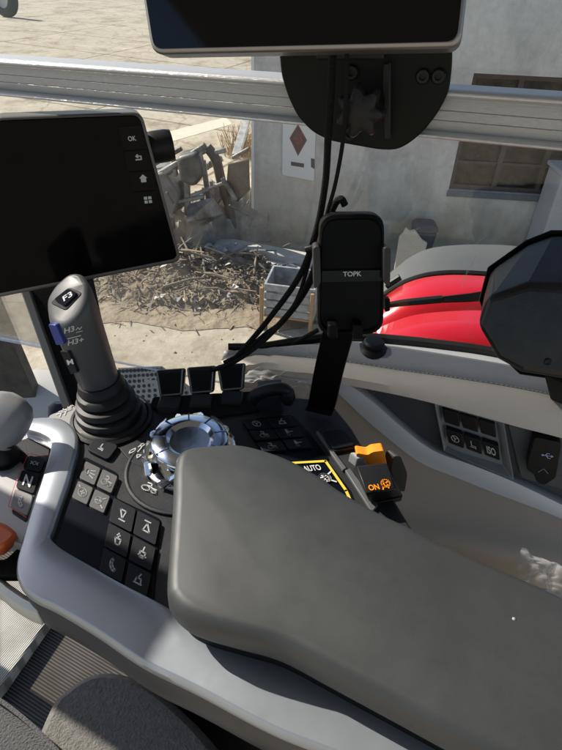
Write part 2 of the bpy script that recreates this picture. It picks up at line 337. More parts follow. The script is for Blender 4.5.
# ================================================================== SETTING: yard
base = V((0, 8, 0))
g = MB(); nx = 40
g.add([(-150, -60, 0), (150, -60, 0), (150, 260, 0), (-150, 260, 0)], [[0, 1, 2, 3]])
tag(mesh_obj('ground', g, ground_mat(), smooth=False), kind='structure')
P = Z(.004)
s = MB(); s.add([P(150, 136), P(226, 117), P(232, 124), P(156, 146)], [[0, 1, 2, 3]])
tag(mesh_obj('concrete_strip', s, mat('pale strip', (.66, .60, .49), .9, var=(6, (.54, .48, .38), .5))), kind='structure')

# concrete shed on the far side of the yard
WY = 5.72
WN = V((.06, 1, 0)); WD = V((1, -.06, 0)).normalized(); WNn = WN.normalized()
def WP(off=0): return lambda u, v: PL(u, v, V((0, WY, 0)) - WNn * off, WN)
w0 = WP()(252.5, 238); w0.z = 0
shed = thing('concrete_shed', w0, 'weathered grey concrete shed with a brown barred window behind the cab window', 'shed')
wa = MB(); HT, LN = 3.6, 9.0
fr = WP(); q = [fr(474, 73), fr(448, 190)]
zb, zt = q[1].z, q[0].z
a0 = (q[0] - w0).dot(WD); a1 = a0 + 1.75
def wp(a, z, o=0): return w0 + WD * a + V((0, 0, z)) - WNn * o
def wbox(mb, a0, a1, z0, z1, o0, o1, mi=0): mb.prism([wp(a0, z0, o0), wp(a1, z0, o0), wp(a1, z1, o0), wp(a0, z1, o0)], -WNn * (o1 - o0), mi)
wbox(wa, 0, a0, 0, HT, 0, -.25); wbox(wa, a1, LN, 0, HT, 0, -.25); wbox(wa, a0, a1, 0, zb, 0, -.25); wbox(wa, a0, a1, zt, HT, 0, -.25)
wbox(wa, 0, .25, 0, HT, -.25, -5); wbox(wa, LN - .25, LN, 0, HT, -.25, -5); wbox(wa, .25, LN - .25, 0, HT, -4.75, -5)
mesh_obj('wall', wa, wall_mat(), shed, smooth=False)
rf = MB(); wbox(rf, -.0, LN + .1, HT, HT + .15, .02, -5.1); mesh_obj('roof', rf, stone, shed)
ed = MB(); wbox(ed, -.012, .014, .12, HT, .006, -.02); mesh_obj('sunlit_corner', ed, mat('sunlit corner white', (.8, .79, .76), .6), shed)  # white strip paints the sunlit corner edge; the corner has no bead
wf = MB(); t = .045
wbox(wf, a0, a1, zb, zb + t, -.05, -.12); wbox(wf, a0, a1, zt - t, zt, -.05, -.12)
for k in range(5): 
    x = a0 + (a1 - a0 - t) * k / 4; wbox(wf, x, x + t, zb + t, zt - t, -.05, -.12)
for k in (1, 2, 3): z = zb + (zt - zb) * k / 4 ; wbox(wf, a0 + t, a1 - t, z - .012, z + .012, -.07, -.10)
win = mesh_obj('window', wf, wframe, shed)
pn = MB(); wbox(pn, a0 + .01, a1 - .01, zb + .01, zt - .01, -.10, -.106)
mesh_obj('pane', pn, mat('dusty dark pane', (.006, .007, .008), .15, spec=.25, var=(7, (.07, .055, .03), .3, .4)), win)
sl = MB(); wbox(sl, a0 - .01, a1 + .02, zb - .06, zb - .002, .012, -.04); mesh_obj('window_sill', sl, mat('dark sill', (.10, .115, .135), .7, var=(9, (.17, .18, .19), .5)), shed)

# sign on the shed
q = WP(.02); c0, c1, c2, c3 = q(283, 112), q(316, 119), q(314, 181), q(282, 175)
sg = thing('wall_sign', (c2 + c3) / 2, 'white notice board with a dark red diamond on the shed wall', 'sign')
b = MB(); b.prism(rnd([c0, c1, c2, c3], .02, 3), WNn * .018); mesh_obj('board', b, signw, sg, bevel=.003)
q = WP(.0215); b = MB(); b.add([q(298, 124), q(307, 140), q(298, 156), q(289.5, 138)], [[0, 1, 2, 3]]); mesh_obj('diamond', b, signr, sg)
b = MB(); b.ribbon([q(298, 128), q(303.5, 140), q(298, 151), q(292.5, 138)], .012, -WNn, close=True); b.v = [p - WNn * .001 for p in b.v]; mesh_obj('diamond_outline', b, mat('sign dark', (.05, .04, .05), .6), sg)
b = MB(); b.add([q(291, 161.5), q(304, 163.5), q(304, 167.5), q(291, 165.5)], [[0, 1, 2, 3]]); b.add([q(311, 158), q(314.6, 159), q(314.6, 169), q(311, 167)], [[0, 1, 2, 3]]); mesh_obj('dark_mark', b, mat('sign dark', (.05, .04, .05), .6), sg)

# pale beam at the foot of the wall
bm = MB(); a, c = Y(5.58)(190, 233), Y(5.05)(345, 264); a.z = c.z = (a.z + c.z) / 2
print('BEAM', a, c, w0)
bm.bar(a - V((0, 0, .08)), c - V((0, 0, .08)), .17, .16)
d = (c - a).normalized(); n_ = V((d.y, -d.x, 0)); 
if n_.y > 0: n_ = -n_
bm2 = MB(); bm2.bar(a + n_ * .14 - V((0, 0, .115)), c + n_ * .14 - V((0, 0, .115)), .1, .09)
tb = thing('concrete_beam', V((a.x, a.y, 0)), 'long pale concrete beam lying at the foot of the shed wall', 'beam')
mesh_obj('upper_step', bm, stone, tb, bevel=.015); mesh_obj('lower_step', bm2, stone, tb, bevel=.015)

# scrap implement
Q = Y(5.55)
def bar_px(mb, a, c, wpx, ya=5.55, yb=None, mi=0):
    A, C_ = Y(ya)(*a), Y(yb or ya)(*c); mb.bar(A, C_, wpx * .0085, wpx * .0085, mi, up=(0, 1, 0))
sc = thing('scrap_implement', Z(0)(185, 236), 'rusty grey steel farm implement frame parked beside the rubble pile', 'farm implement')
m1 = MB(); bar_px(m1, (146, 183), (207, 147), 9, 5.2, 5.5); bar_px(m1, (160, 192), (222, 158), 7, 5.4, 5.8); mesh_obj('main_beam', m1, steel, sc, bevel=.015)
m1 = MB(); m1.tube(cr([Y(5.5)(207, 147), Y(5.5)(216, 160), Y(5.55)(222, 185), Y(5.6)(230, 212), Y(5.6)(232, 228)], 5), .05, 8); mesh_obj('curved_arm', m1, rust, sc)
m1 = MB(); bar_px(m1, (203, 160), (210, 210), 6, 5.5); bar_px(m1, (186, 165), (188, 215), 7, 5.3); bar_px(m1, (167, 180), (172, 228), 8, 5.3); mesh_obj('upright', m1, steel, sc, bevel=.01)
m1 = MB(); m1.prism(rnd([Y(5.2)(140, 178), Y(5.2)(165, 172), Y(5.2)(180, 196), Y(5.2)(172, 222), Y(5.2)(142, 225)], .06), (0, .35, 0)); mesh_obj('side_plate', m1, mat('grey panel', (.24, .245, .25), .55, .3, var=(8, (.16, .14, .12), .4)), sc, bevel=.02)
m1 = MB(); m1.lathe(Y(5.1)(186, 168), (0, 1, 0), [(.03, 0), (.06, .02), (.06, .12), (.03, .14)], 20); mesh_obj('hub', m1, mat('dark hub', (.02, .022, .035), .5), sc)
for k in range(14):
    m1 = MB(); a = (random.uniform(150, 240), random.uniform(160, 215)); bar_px(m1, a, (a[0] + random.uniform(-26, 26), a[1] + random.uniform(5, 24)), random.uniform(1.4, 3.6), random.uniform(5.1, 5.6), random.uniform(5.1, 5.6)); mesh_obj('loose_rod', m1, steel if k % 2 else rust, sc, bevel=.006)

for a_1, a_2, w_ in (((152, 165), (182, 148), 5), ((163, 172), (206, 145), 6), ((215, 152), (226, 150), 5), ((172, 150), (176, 176), 5), ((222, 178), (236, 200), 5), ((190, 196), (226, 182), 4), ((160, 205), (204, 196), 5), ((232, 158), (250, 148), 4)):
    m1 = MB(); bar_px(m1, a_1, a_2, w_, random.uniform(5.1, 5.4)); mesh_obj('frame_tube', m1, steel, sc, bevel=.012)
m1 = MB(); m1.prism(rnd([Y(5.05)(176, 158), Y(5.05)(198, 152), Y(5.05)(204, 176), Y(5.05)(194, 188), Y(5.05)(180, 182)], .05), (0, .2, 0)); mesh_obj('gear_housing', m1, mat('dark casting', (.06, .06, .062), .5, .4, var=(9, (.16, .15, .14), .4)), sc, bevel=.03)
for (q_, yy) in ((((228, 165), (249, 160), (250, 190), (238, 202), (226, 190)), 5.45), (((188, 205), (214, 198), (224, 214), (204, 226), (186, 222)), 5.2), (((168, 186), (184, 180), (188, 204), (172, 214)), 5.25)):
    m1 = MB(); p_ = [Y(yy + random.uniform(-.2, .2))(*p) for p in q_]; m1.prism(p_, (0, .012, .006)); mesh_obj('torn_plate', m1, rust if yy > 5.3 else steel, sc)
# crumpled tarps / sheets
def crumple(name, cpx, h, sx, sy, hgt, m, label, cat, seed, rot=0., res=34, z0=0):
    b = MB(); c = Z(0)(*cpx); vs = []; fs = []
    for j in range(res + 1):
        for i in range(res + 1):
            u, v = i / res * 2 - 1, j / res * 2 - 1; rr = max(abs(u), abs(v))
            w = V((u * 2.2, v * 2.2, seed * 3.1)); nn = noise.noise(w) * .5 + abs(noise.noise(w * 2.3)) * .5 + abs(noise.noise(w * 5.1)) * .22
            z = hgt * (max(0, 1 - rr ** 2.4) * .75 + nn * .55 * max(0, 1 - rr ** 6)) + .01
            x = u * sx * (1 + .25 * noise.noise(w * 1.7 + V((9, 0, 0)))); y = v * sy * (1 + .25 * noise.noise(w * 1.7 + V((0, 9, 0))))
            vs.append(c + V((x * math.cos(rot) - y * math.sin(rot), x * math.sin(rot) + y * math.cos(rot), z)))
    for j in range(res):
        for i in range(res): k = j * (res + 1) + i; fs.append([k, k + 1, k + res + 2, k + res + 1])
    b.add(vs, fs); return tag(mesh_obj(name, b, m, base=c, smooth=True, fix=True), label, cat)
crumple('crumpled_tarp', (224, 236), 0, .50, .34, .62, tarp_m, 'crumpled dusty beige tarp heaped against the steel implement', 'tarp', 3, .5)
crumple('plastic_sheet', (226, 262), 0, .28, .16, .2, mat('grey sheet', (.45, .45, .44), .35, var=(6, (.3, .29, .28), .4)), 'crumpled grey plastic sheet on the rubble near the pale beam', 'plastic sheet', 11, .2, 24)

crumple('torn_tarp', (186, 240), 0, .34, .16, .34, tarp_m, 'torn beige tarp lying flat in front of the implement side plate', 'tarp', 21, .1, 26)
crumple('dark_sheeting', (206, 258), 0, .17, .10, .16, mat('dark sheeting', (.03, .03, .032), .4), 'small dark crumpled sheeting lying on the rubble heap', 'plastic sheet', 31, .7, 20)
so_m = mat('bare soil', (.20, .155, .105), .95, var=(2.4, (.34, .28, .20), .35), bump=(9, .9, .05))
b = MB(); c = Z(0)(196, 282); n = 64
b.v = [c + V((0, 0, .012))] + [c + V((math.cos(t) * 1.45 * q, math.sin(t) * .85 * q, .005)) for t, q in [(6.2832 * k / n, 1 + .35 * noise.noise(V((math.cos(6.2832 * k / n) * 2, math.sin(6.2832 * k / n) * 2, 4))) + .14 * noise.noise(V((math.cos(6.2832 * k / n) * 8, math.sin(6.2832 * k / n) * 8, 4)))) for k in range(n)]]
b.f = [[0, 1 + k, 1 + (k + 1) % n] for k in range(n)]; b.m = [0] * n
tag(mesh_obj('bare_soil', b, so_m), kind='structure')
# rubble heap (uncountable twigs, straw, dirt)
rb = MB(); c = Z(0)(186, 277); res = 46; vs = []; fs = []
def heap_z(x, y):
    r = math.sqrt((x / 1.05) ** 2 + (y / .62) ** 2)
    return max(-.02, .24 * max(0, 1 - r) ** .8 * (1 + .5 * noise.noise(V((x * 4, y * 4, 2)))) + .05 * noise.noise(V((x * 11, y * 11, 5))) * (1 if r < 1 else 0) - .01)
for j in range(res + 1):
    for i in range(res + 1):
        x, y = (i / res * 2 - 1) * 1.1, (j / res * 2 - 1) * .7; vs.append(c + V((x, y, heap_z(x, y))))
for j in range(res):
    for i in range(res): k = j * (res + 1) + i; fs.append([k, k + 1, k + res + 2, k + res + 1])
rb.add(vs, fs)
for k in range(1100):
    a = random.uniform(0, 6.283); r = math.sqrt(random.random()) * (1.08 if k % 5 else 1.5); x, y = math.cos(a) * r * 1.02, math.sin(a) * r * .66
    z = heap_z(x, y) + .02; L_ = random.uniform(.03, .15) * (2.6 if random.random() < .06 else 1); t = random.uniform(0, 6.283); tz = random.uniform(-.4, .6)
    p = c + V((x, y, z)); d = V((math.cos(t), math.sin(t), tz)).normalized() * L_
    w = random.uniform(.003, .012)
    rb.bar(p - d / 2, p + d / 2, w, w * .6, 1 + (k % 3 == 0))
for k in range(420):
    a = random.uniform(0, 6.283); r = math.sqrt(random.random()); p = c + V((math.cos(a) * r * 1.05, math.sin(a) * r * .64, 0)); p.z = heap_z(p.x - c.x, p.y - c.y) + .02
    q = [V((random.uniform(-1, 1), random.uniform(-1, 1), random.uniform(-.4, .8))) * random.uniform(.02, .06) for _ in range(4)]
    rb.add([p + x for x in q], [[0, 1, 2], [0, 2, 3], [0, 3, 1], [1, 3, 2]], random.choice((0, 2, 3, 4)))
for k in range(26):
    a = random.uniform(0, 6.283); rr = random.random() * .9; p = c + V((math.cos(a) * rr, math.sin(a) * rr * .6, 0)); p.z = heap_z(p.x - c.x, p.y - c.y) + .03
    d = V((random.uniform(-1, 1), random.uniform(-1, 1), random.uniform(-.1, .5))).normalized(); L_ = random.uniform(.25, .6); q = V((random.uniform(-1, 1), random.uniform(-1, 1), random.uniform(0, 1))) * .05
    rb.tube([p - d * L_ / 2, p + q, p + d * L_ / 2 + q], [.014, .011, .006], 6, 1 + k % 2)
tag(mesh_obj('rubble', rb, [dirt_m, twig_m, twig_g, mat('pale scraps', (.55, .53, .49), .7), mat('dark scraps', (.03, .03, .03), .7)], base=c, fix=False, smooth=False), kind='stuff')
tag(bpy.data.objects['rubble'], 'heap of dry twigs, straw and dirt on the yard', 'rubble')
# pebbles and litter over the yard
pb = MB()
for k in range(900):
    x, y = random.uniform(-5, 1.2), random.uniform(2.2, 10); s_ = random.uniform(.003, .011) * (1.8 if random.random() < .03 else 1)
    p = V((x, y, s_ * .3)); q = [p + V((math.cos(t) * s_ * random.uniform(.7, 1.3), math.sin(t) * s_ * random.uniform(.7, 1.3), -s_ * .2)) for t in (0, 1.2, 2.5, 3.8, 5.0)]
    pb.add(q + [p + V((0, 0, s_ * .7))], [[0, 1, 5], [1, 2, 5], [2, 3, 5], [3, 4, 5], [4, 0, 5]], k % 2)
tag(mesh_obj('gravel', pb, [mat('pale grit', (.42, .37, .28), .9), mat('brown grit', (.26, .21, .15), .9)], fix=True, smooth=False), 'scattered grit and crumbs on the concrete yard', 'gravel', kind='stuff')

# small things by the shed
a, c = Y(7.0)(250, 108), Y(6.2)(236, 156)
b = MB(); b.bar(a, V((c.x, c.y, c.z)), .09, .05); tag(mesh_obj('white_plank', b, wood_w, base=c, bevel=.006), 'white painted plank leaning up at the corner of the shed', 'plank')
b = MB()
c = Z(0)(246, 165)
for k in range(260):
    a = random.uniform(0, 6.283); r = random.uniform(0, .3); p = c + V((math.cos(a) * r - .1, math.sin(a) * r + .5, 0)); d = V((random.uniform(-.5, .5), random.uniform(-.5, .5), 1)).normalized() * random.uniform(.1, .45)
    b.bar(p, p + d, .008, .003, k % 2)
tag(mesh_obj('dry_weeds', b, [mat('straw', (.42, .28, .13), .9), twig_m], base=c, fix=False, smooth=False), 'tuft of dry orange weeds beside the shed corner', 'weeds', kind='stuff')
# whitewashed crate
c = Z(0)(283, 331); A = V((1, -.18, 0)).normalized(); B = V((.18, 1, 0)).normalized()
cr_t = thing('wooden_crate', c, 'worn grey white wooden crate on bare wood legs below the pale beam', 'crate')
b = MB()
for k in range(4): b.box(c + V((0, 0, .14)) - A * .17 + V((0, 0, k * .075)), A * .42, B * .02, V((0, 0, .062)))
b.box(c + V((0, 0, .14)) - A * .17 + B * .021, A * .02, B * .3, V((0, 0, .287))); b.box(c + V((0, 0, .14)) + A * .23 + B * .021, A * .02, B * .3, V((0, 0, .287))); b.box(c + V((0, 0, .14)) - A * .17 + B * .322, A * .42, B * .02, V((0, 0, .287)))
mesh_obj('slatted_side', b, wood_w, cr_t, bevel=.004)
b = MB(); b.box(c + V((0, 0, .12)) - A * .17, A * .42, B * .34, V((0, 0, .018))); mesh_obj('bottom_board', b, wood_o, cr_t)
for sx in (-.2, .215):
    for sy in (-.03, .3):
        b = MB(); b.box(c + A * sx + B * sy, A * .03, B * .03, V((0, 0, .16 if sy > 0 else .4))); mesh_obj('leg', b, wood_o, cr_t, bevel=.004)
# sack and bin by the wall
def sack(cpx, yy, w, h, m, name, label, cat, seed):
    b = MB(); c = Y(yy)(*cpx); c.z = 0; rings = []
    for k in range(11):
        t = k / 10; rr = (.95 + .18 * math.sin(t * 3.1)) * (1 - .30 * t ** 2); ring = []
        for i in range(18):
            a = i / 18 * 6.283; q = rr * (1 + .22 * noise.noise(V((math.cos(a) * 1.6, math.sin(a) * 1.6, t * 3 + seed)))); ring.append(c + V((math.cos(a) * q * w / 2 + .16 * t + .03 * noise.noise(V((t * 4, a, seed))), math.sin(a) * q * w * .4, t * h * (1 + .16 * noise.noise(V((math.cos(a) * 1.5, math.sin(a) * 1.5, 7 + seed)))))))
        rings.append(ring)
    b.loft(rings); return tag(mesh_obj(name, b, m, base=c), label, cat)
f_ = Y(5.0); q_ = [f_(390, 300), f_(395, 268), f_(401, 241), f_(405, 238), f_(408, 233), f_(412, 236), f_(417, 235), f_(424, 244), f_(429, 247), f_(424, 262), f_(420, 300)]
b = MB(); q_[0].z = q_[-1].z = 0; b.prism([p + V((0, .25 * p.z, 0)) for p in q_], (0, .03, 0))
tag(mesh_obj('torn_cardboard', b, sack_m, base=V((q_[0].x, q_[0].y, 0)), bevel=.006), 'torn cream cardboard sheet leaning by the shed wall behind the fender', 'cardboard')
hb = Y(5.45)(421, 222).z; c = Y(5.45)(422, 240); c.z = 0
bn = thing('waste_bin', c, 'dark blue grey bin standing against the shed wall behind the torn cardboard', 'bin')
b = MB(); b.loft([rnd([c + V((sx * s1, sy * s1, z)) for sx, sy in ((-1, -1), (1, -1), (1, 1), (-1, 1))], .04, 3) for s1, z in ((.09, 0), (.115, hb - .07))]); mesh_obj('body', b, bin_m, bn, bevel=.01)
b = MB(); b.loft([rnd([c + V((sx * s1, sy * s1, z)) for sx, sy in ((-1, -1), (1, -1), (1, 1), (-1, 1))], .05, 3) for s1, z in ((.122, hb - .068), (.122, hb - .03), (.1, hb))]); mesh_obj('lid', b, bin_m, bn, bevel=.01)
c = Y(5.2)(562, 240); c.z = 0
cb = thing('storage_box', c, 'pale grey box standing by the shed wall under the window', 'box')
b = MB(); b.box(c + V((-.2, 0, 0)), (.6, 0, 0), (0, .35, 0), (0, 0, .98)); mesh_obj('body', b, mat('pale grey box', (.36, .37, .38), .6, var=(5, (.42, .43, .43), .5)), cb, bevel=.02)
b = MB(); b.box(c + V((-.22, -.02, .982)), (.64, 0, 0), (0, .39, 0), (0, 0, .04)); mesh_obj('lid', b, mat('pale grey box', (.4, .4, .4), .6), cb, bevel=.01)
# tyre at the far edge of the yard
c = Z(0)(8, 17)
ty = thing('old_tyre', c, 'old black tyre lying upright at the far edge of the yard', 'tyre')
cc = c + V((0, 0, .62)); ax = V((.5, 1, 0)).normalized()
b = MB(); b.lathe(cc - ax * .15, ax, [(.34, .02), (.5, 0), (.62, .06), (.62, .24), (.5, .3), (.34, .28)], 32, caps=(False, False)); mesh_obj('tread', b, tyre_m, ty)
b = MB(); b.lathe(cc - ax * .1, ax, [(.1, .06), (.3, .03), (.34, 0), (.34, .2), (.3, .17)], 32); mesh_obj('rim', b, mat('rim grey', (.4, .4, .38), .5, .3), ty)
# ================================================================== CAB: side wall of the tractor
# ledge (window sill) of the right-hand side
back = [(228, 353), (262, 352), (300, 346), (345, 341), (392, 344), (440, 349), (490, 356), (562, 372), (640, 392), (820, 440)]
sti = [(222, 362), (262, 357), (300, 359.5), (340, 363.5), (402, 373), (449, 379.5), (515, 390), (562, 400), (640, 420), (820, 468)]
low = [(235, 374), (262, 370), (300, 375), (340, 381), (402, 393), (449, 404.5), (515, 423), (562, 435), (640, 458), (820, 512)]
zt_ = Z(2.2)
bk = cr([zt_(*p) for p in back], 6); st = cr([zt_(*p) for p in sti], 6); lo = cr([SP(.553)(*p) for p in low], 6)
ledge = thing('cab_side_ledge', st[12], 'grey leather covered window ledge with white stitching and inset switch panel along the cab side', 'cab interior trim')
rows = [[p + V((0, .004, -.02)) for p in bk]]
rows.append([p + V((0, 0, 0)) for p in bk])
for t in (.25, .5, .75): rows.append([a * (1 - t) + c * t + V((0, 0, .010 * math.sin(math.pi * t))) for a, c in zip(bk, st)])
rows.append([p + V((0, 0, -.001)) for p in st])
def wr(p, k):   # wrinkles at the loose end of the leather
    w = max(0, 1 - (p.x + .06) / .11) if p.x < .05 else 0
    return p + V((0, 0, 1)) * (.0045 * w * noise.noise(V((p.x * 90 + p.y * 60, p.y * 20, 1))))
b = MB(); b.loft([[wr(p, 0) for p in r] for r in rows], closed=False); mesh_obj('leather_top', b, leathert, ledge, solid=.004)
rows = [[p + V((0, 0, -.0012)) for p in st]]
for t in (.18, .45, .75, 1.0): rows.append([a * (1 - t) + c * t + V((0, -.008 * math.sin(math.pi * t), .004 * math.sin(math.pi * t))) for a, c in zip(st, lo)])
rows.append([p + V((0, .03, -.004)) for p in lo])
b = MB(); b.loft([[wr(p, 0) for p in r] for r in rows], closed=False); mesh_obj('leather_front', b, leather, ledge, solid=.004)
def stitches(pts, zoff):
    b = MB(); acc = 0
    for a, c in zip(pts, pts[1:]):
        acc += (c - a).length
        if acc > .0042: acc = 0; d = (c - a).normalized() * .0013; p = a + V((0, 0, zoff)); b.bar(p - d, p + d, .0009, .0006)
    mesh_obj('stitching', b, thread, ledge, fix=False)
stitches(cr([zt_(u, v - 1.6) for u, v in sti], 40), .0022); stitches(cr([a * .84 + c * .16 + V((0, -.0058, .0022)) for a, c in zip(st[::6], lo[::6])], 40), 0)
# seal under the glass
b = MB(); b.tube([p + V((0, .004, .004)) for p in bk], .007, 8); mesh_obj('rubber_seal', b, blackm, ledge)
# light trim strip under the leather
su = [(277, 374), (310, 377.5), (338, 382), (352, 387), (375, 404), (400, 426), (432, 450), (470, 464.5), (509, 480), (562, 505), (640, 545), (820, 640)]
sd = [(284, 378.5), (310, 384), (334, 391), (344, 399), (364, 418), (390, 440), (421, 463), (455, 477), (492, 492), (562, 519), (640, 556), (820, 652)]
A = cr([SP(.561)(*p) for p in su], 5); B = cr([SP(.557)(*p) for p in sd], 5)
b = MB(); b.loft([[p + SN * .015 for p in A], A, [(p + q) / 2 - SN * .002 for p, q in zip(A, B)], B, [p + SN * .015 for p in B]], closed=False); mesh_obj('trim_strip', b, strip_m, ledge, solid=.002)
# dark switch panel between leather and trim
f_ = SP(.574); b = MB(); pts = [f_(345, 380), f_(402, 391), f_(449, 402), f_(515, 421), f_(562, 433), f_(830, 512), f_(830, 650), f_(562, 508), f_(509, 484), f_(432, 454), f_(400, 430), f_(352, 390)]
b.prism(pts, SN * .01); mesh_obj('switch_panel', b, panel_dk, ledge)
# lower taupe panel
f_ = SP(.567); b = MB(); p0 = SP(.567)(250, 372); p1 = SP(.567)(830, 640)
bl_, br_ = V((p0.x - .02, 0, 1.4)), V((p1.x + .3, 0, 1.4)); bl_.y = .567 - .24 * bl_.x; br_.y = .567 - .24 * br_.x
pts = [f_(u, v - 3) for u, v in sd]; pts = [V((bl_.x, bl_.y, pts[0].z))] + pts + [V((br_.x, br_.y, pts[-1].z - .1)), br_, bl_]
b.prism(pts, SN * .01); mesh_obj('lower_panel', b, panel_br, ledge)
# switch bezel with recess
f0, f1 = SP(.560), SP(.573)
o4 = [f0(434, 402), f0(503, 419.5), f0(514, 481), f0(444, 452)]; i4 = [f1(440.5, 407), f1(496, 423.5), f1(503, 465), f1(447, 448)]
b = MB(); b.loft([[p + SN * .013 for p in o4], o4, [o * .82 + i * .18 for o, i in zip(o4, i4)], i4], closed=True, caps=(False, False)); b.add(i4, [[0, 1, 2, 3]]); bz = mesh_obj('switch_bezel', b, bezel, ledge, bevel=.0015)
f2 = SP(.564)
def switch(p4, ic=None, txt=None):
    c4 = [f2(*p) for p in p4]; b = MB(); b.prism(rnd(c4, .0015, 2), SN * .008); s_ = mesh_obj('switch', b, black, ledge, bevel=.001)
    if ic or txt:
        b = MB(); f3 = SP(.5634); u0, v0 = p4[3]; 
        def lerp(x, y): 
            a = [p4[3][k] + (p4[2][k] - p4[3][k]) * x for k in (0, 1)]; c = [p4[0][k] + (p4[1][k] - p4[0][k]) * x for k in (0, 1)]; return tuple(a[k] + (c[k] - a[k]) * y for k in (0, 1))
        fr = frame(f3, lerp(.22, .25), lerp(.78, .25), lerp(.22, .78))
        if ic: icon(b, ICON[ic], fr, .0009)
        else: text(b, txt, fr)
        mesh_obj('symbol', b, white_pr, s_, fix=False)
for k in range(3):
    x, y = 442 + k * 18.2, 408.5 + k * 5.4; switch([(x, y), (x + 16.5, y + 5), (x + 18, y + 19), (x + 2.5, y + 14)])
for k, (ic, tx) in enumerate((('fan', None), ('seat', None), (None, 'ISO'))):
    x, y = 446 + k * 18, 429 + k * 6; switch([(x, y), (x + 16.5, y + 5.5), (x + 18, y + 20), (x + 2.5, y + 14)], ic, tx)
# usb panel
f0 = SP(.568); b = MB(); b.prism(rnd([f0(508, 424), f0(600, 446), f0(600, 500), f0(521, 478)], .004, 2), SN * .005); up = mesh_obj('socket_panel', b, mat('textured grey', (.115, .125, .135), .55, bump=(1400, .9, .0012)), ledge, bevel=.001)
f0 = SP(.552); b = MB(); b.prism(rnd([f0(534, 437), f0(562, 443), f0(556, 478), f0(544, 486), f0(536, 482), f0(534, 474), f0(526, 470)], .005, 3), SN * .015); uc = mesh_obj('socket_cover', b, black, ledge, bevel=.003, seg=3)
b = MB(); icon(b, ICON['usb'], frame(SP(.5514), (541, 459), (553, 461), (542, 450)), .0009); mesh_obj('symbol', b, mat('blue white print', (.55, .62, .9), .5), uc, fix=False)
b = MB(); icon(b, [[(.1, .2), (.5, .8), (.9, .2)]], frame(SP(.5514), (537, 473), (549, 475), (538, 466)), .0007); mesh_obj('hinge_mark', b, grey_pr, uc, fix=False)

# side window
gd = V((1, -.24, 0)).normalized()
def gp(x, z): 
    y = .628 - .24 * x + (z - 2.2) * .10; return V((x, y, z))
b = MB(); b.prism([gp(-.60, 2.10), gp(.95, 2.10), gp(.95, 2.94), gp(-.60, 2.94)], V((.0, .005, 0)))
wn = tag(mesh_obj('side_window', b, glass_mat('cab glass', dirt=.022, refl=.75), base=gp(0, 2.1), smooth=False), 'clear smudged glass pane of the cab side window behind the aluminium rail', 'window')
sm_m = bpy.data.materials.new('smear'); sm_m.use_nodes = True; _n = sm_m.node_tree; _b = _n.nodes['Principled BSDF']; _b.inputs['Base Color'].default_value = (.8, .8, .78, 1); _b.inputs['Roughness'].default_value = .8; _b.inputs['Alpha'].default_value = .28
wn_ = bpy.data.objects['side_window']; gN = (gp(.5, 2.2) - gp(0, 2.2)).cross(gp(0, 2.5) - gp(0, 2.2)).normalized(); gN = gN if gN.y < 0 else -gN
GP = lambda u, v: PL(u, v, gp(0, 2.2) + gN * .0006, gN)
b = MB()
for x0, y0, x1, y1, w_ in ((476, 255, 468, 272, .0012), (468, 270, 463, 285, .0016), (474, 262, 470, 268, .0008), (480, 240, 470, 248, .0008), (488, 234, 480, 241, .0006), (410, 232, 420, 228, .001), (420, 228, 430, 226, .0006), (464, 278, 461, 289, .0007), (448, 205, 446, 214, .0006), (500, 222, 508, 216, .0005), (436, 262, 430, 270, .0006), (455, 250, 452, 256, .0005), (300, 215, 296, 224, .0005), (215, 310, 222, 318, .0006)):
    k_ = [GP(x0 + (x1 - x0) * t + random.uniform(-.8, .8), y0 + (y1 - y0) * t) for t in (0, .25, .5, .75, 1)]; b.ribbon(k_, w_, gN)
for k in range(160):
    u, v = random.uniform(300, 562), random.uniform(180, 330); b.lathe(GP(u, v), gN, [(random.uniform(.0002, .0006), 0)], 6, caps=(True, False))
mesh_obj('smear', b, sm_m, wn_, fix=False)['kind'] = 'stuff'
# red fender with grey outer edge
def cf(lst, y, n=6): return cr([Y(y)(*p) for p in lst], n)
fen = thing('rear_fender', Y(1.1)(440, 345), 'glossy red tractor fender with grey outer edge seen through the side window', 'fender')
l0 = [(340, 372), (380, 368), (430, 366), (480, 368), (560, 380), (660, 400), (900, 448)]
l1 = [(345, 345), (383, 326), (415, 315), (455, 311), (490, 311), (560, 318), (900, 356)]
l2 = [(348, 325), (384, 297), (409, 282), (440, 275.5), (483, 276), (560, 284), (900, 322)]
l3 = [(350, 318), (386, 290), (410, 277), (440, 270.5), (483, 271), (560, 279), (900, 317)]
l4 = [(352, 300), (392, 271), (412, 256), (437, 247), (487, 244.5), (560, 250), (900, 282)]
A0, A1, A2, A3, A4 = cf(l0, .74), cf(l1, .84), cf(l2, .96), cf(l3, .99), cf(l4, 1.16)
mid = [(p + q) / 2 + V((0, 0, .012)) for p, q in zip(A1, A2)]
b = MB(); b.loft([A0, [(p + q) / 2 + V((0, 0, .01)) for p, q in zip(A0, A1)], A1], closed=False); mesh_obj('inner_panel', b, red, fen, solid=.01)
b = MB(); b.loft([[p + V((0, .0, -.003)) for p in A1], mid, A2, [p + V((0, .02, -.03)) for p in A2]], closed=False); mesh_obj('upper_panel', b, red, fen, solid=.01)
b = MB(); b.loft([[p + V((0, -.012, -.02)) for p in A3], A3, [(p + q) / 2 + V((0, 0, .01)) for p, q in zip(A3, A4)], A4, [p + V((0, .03, -.12)) for p in A4]], closed=False); mesh_obj('outer_edge', b, ffender, fen, solid=.01)
b = MB(); b.tube([(p + q) / 2 + V((0, -.004, -.002)) for p, q in zip(A2, A3)], .006, 8); mesh_obj('edge_strip', b, blackm, fen)
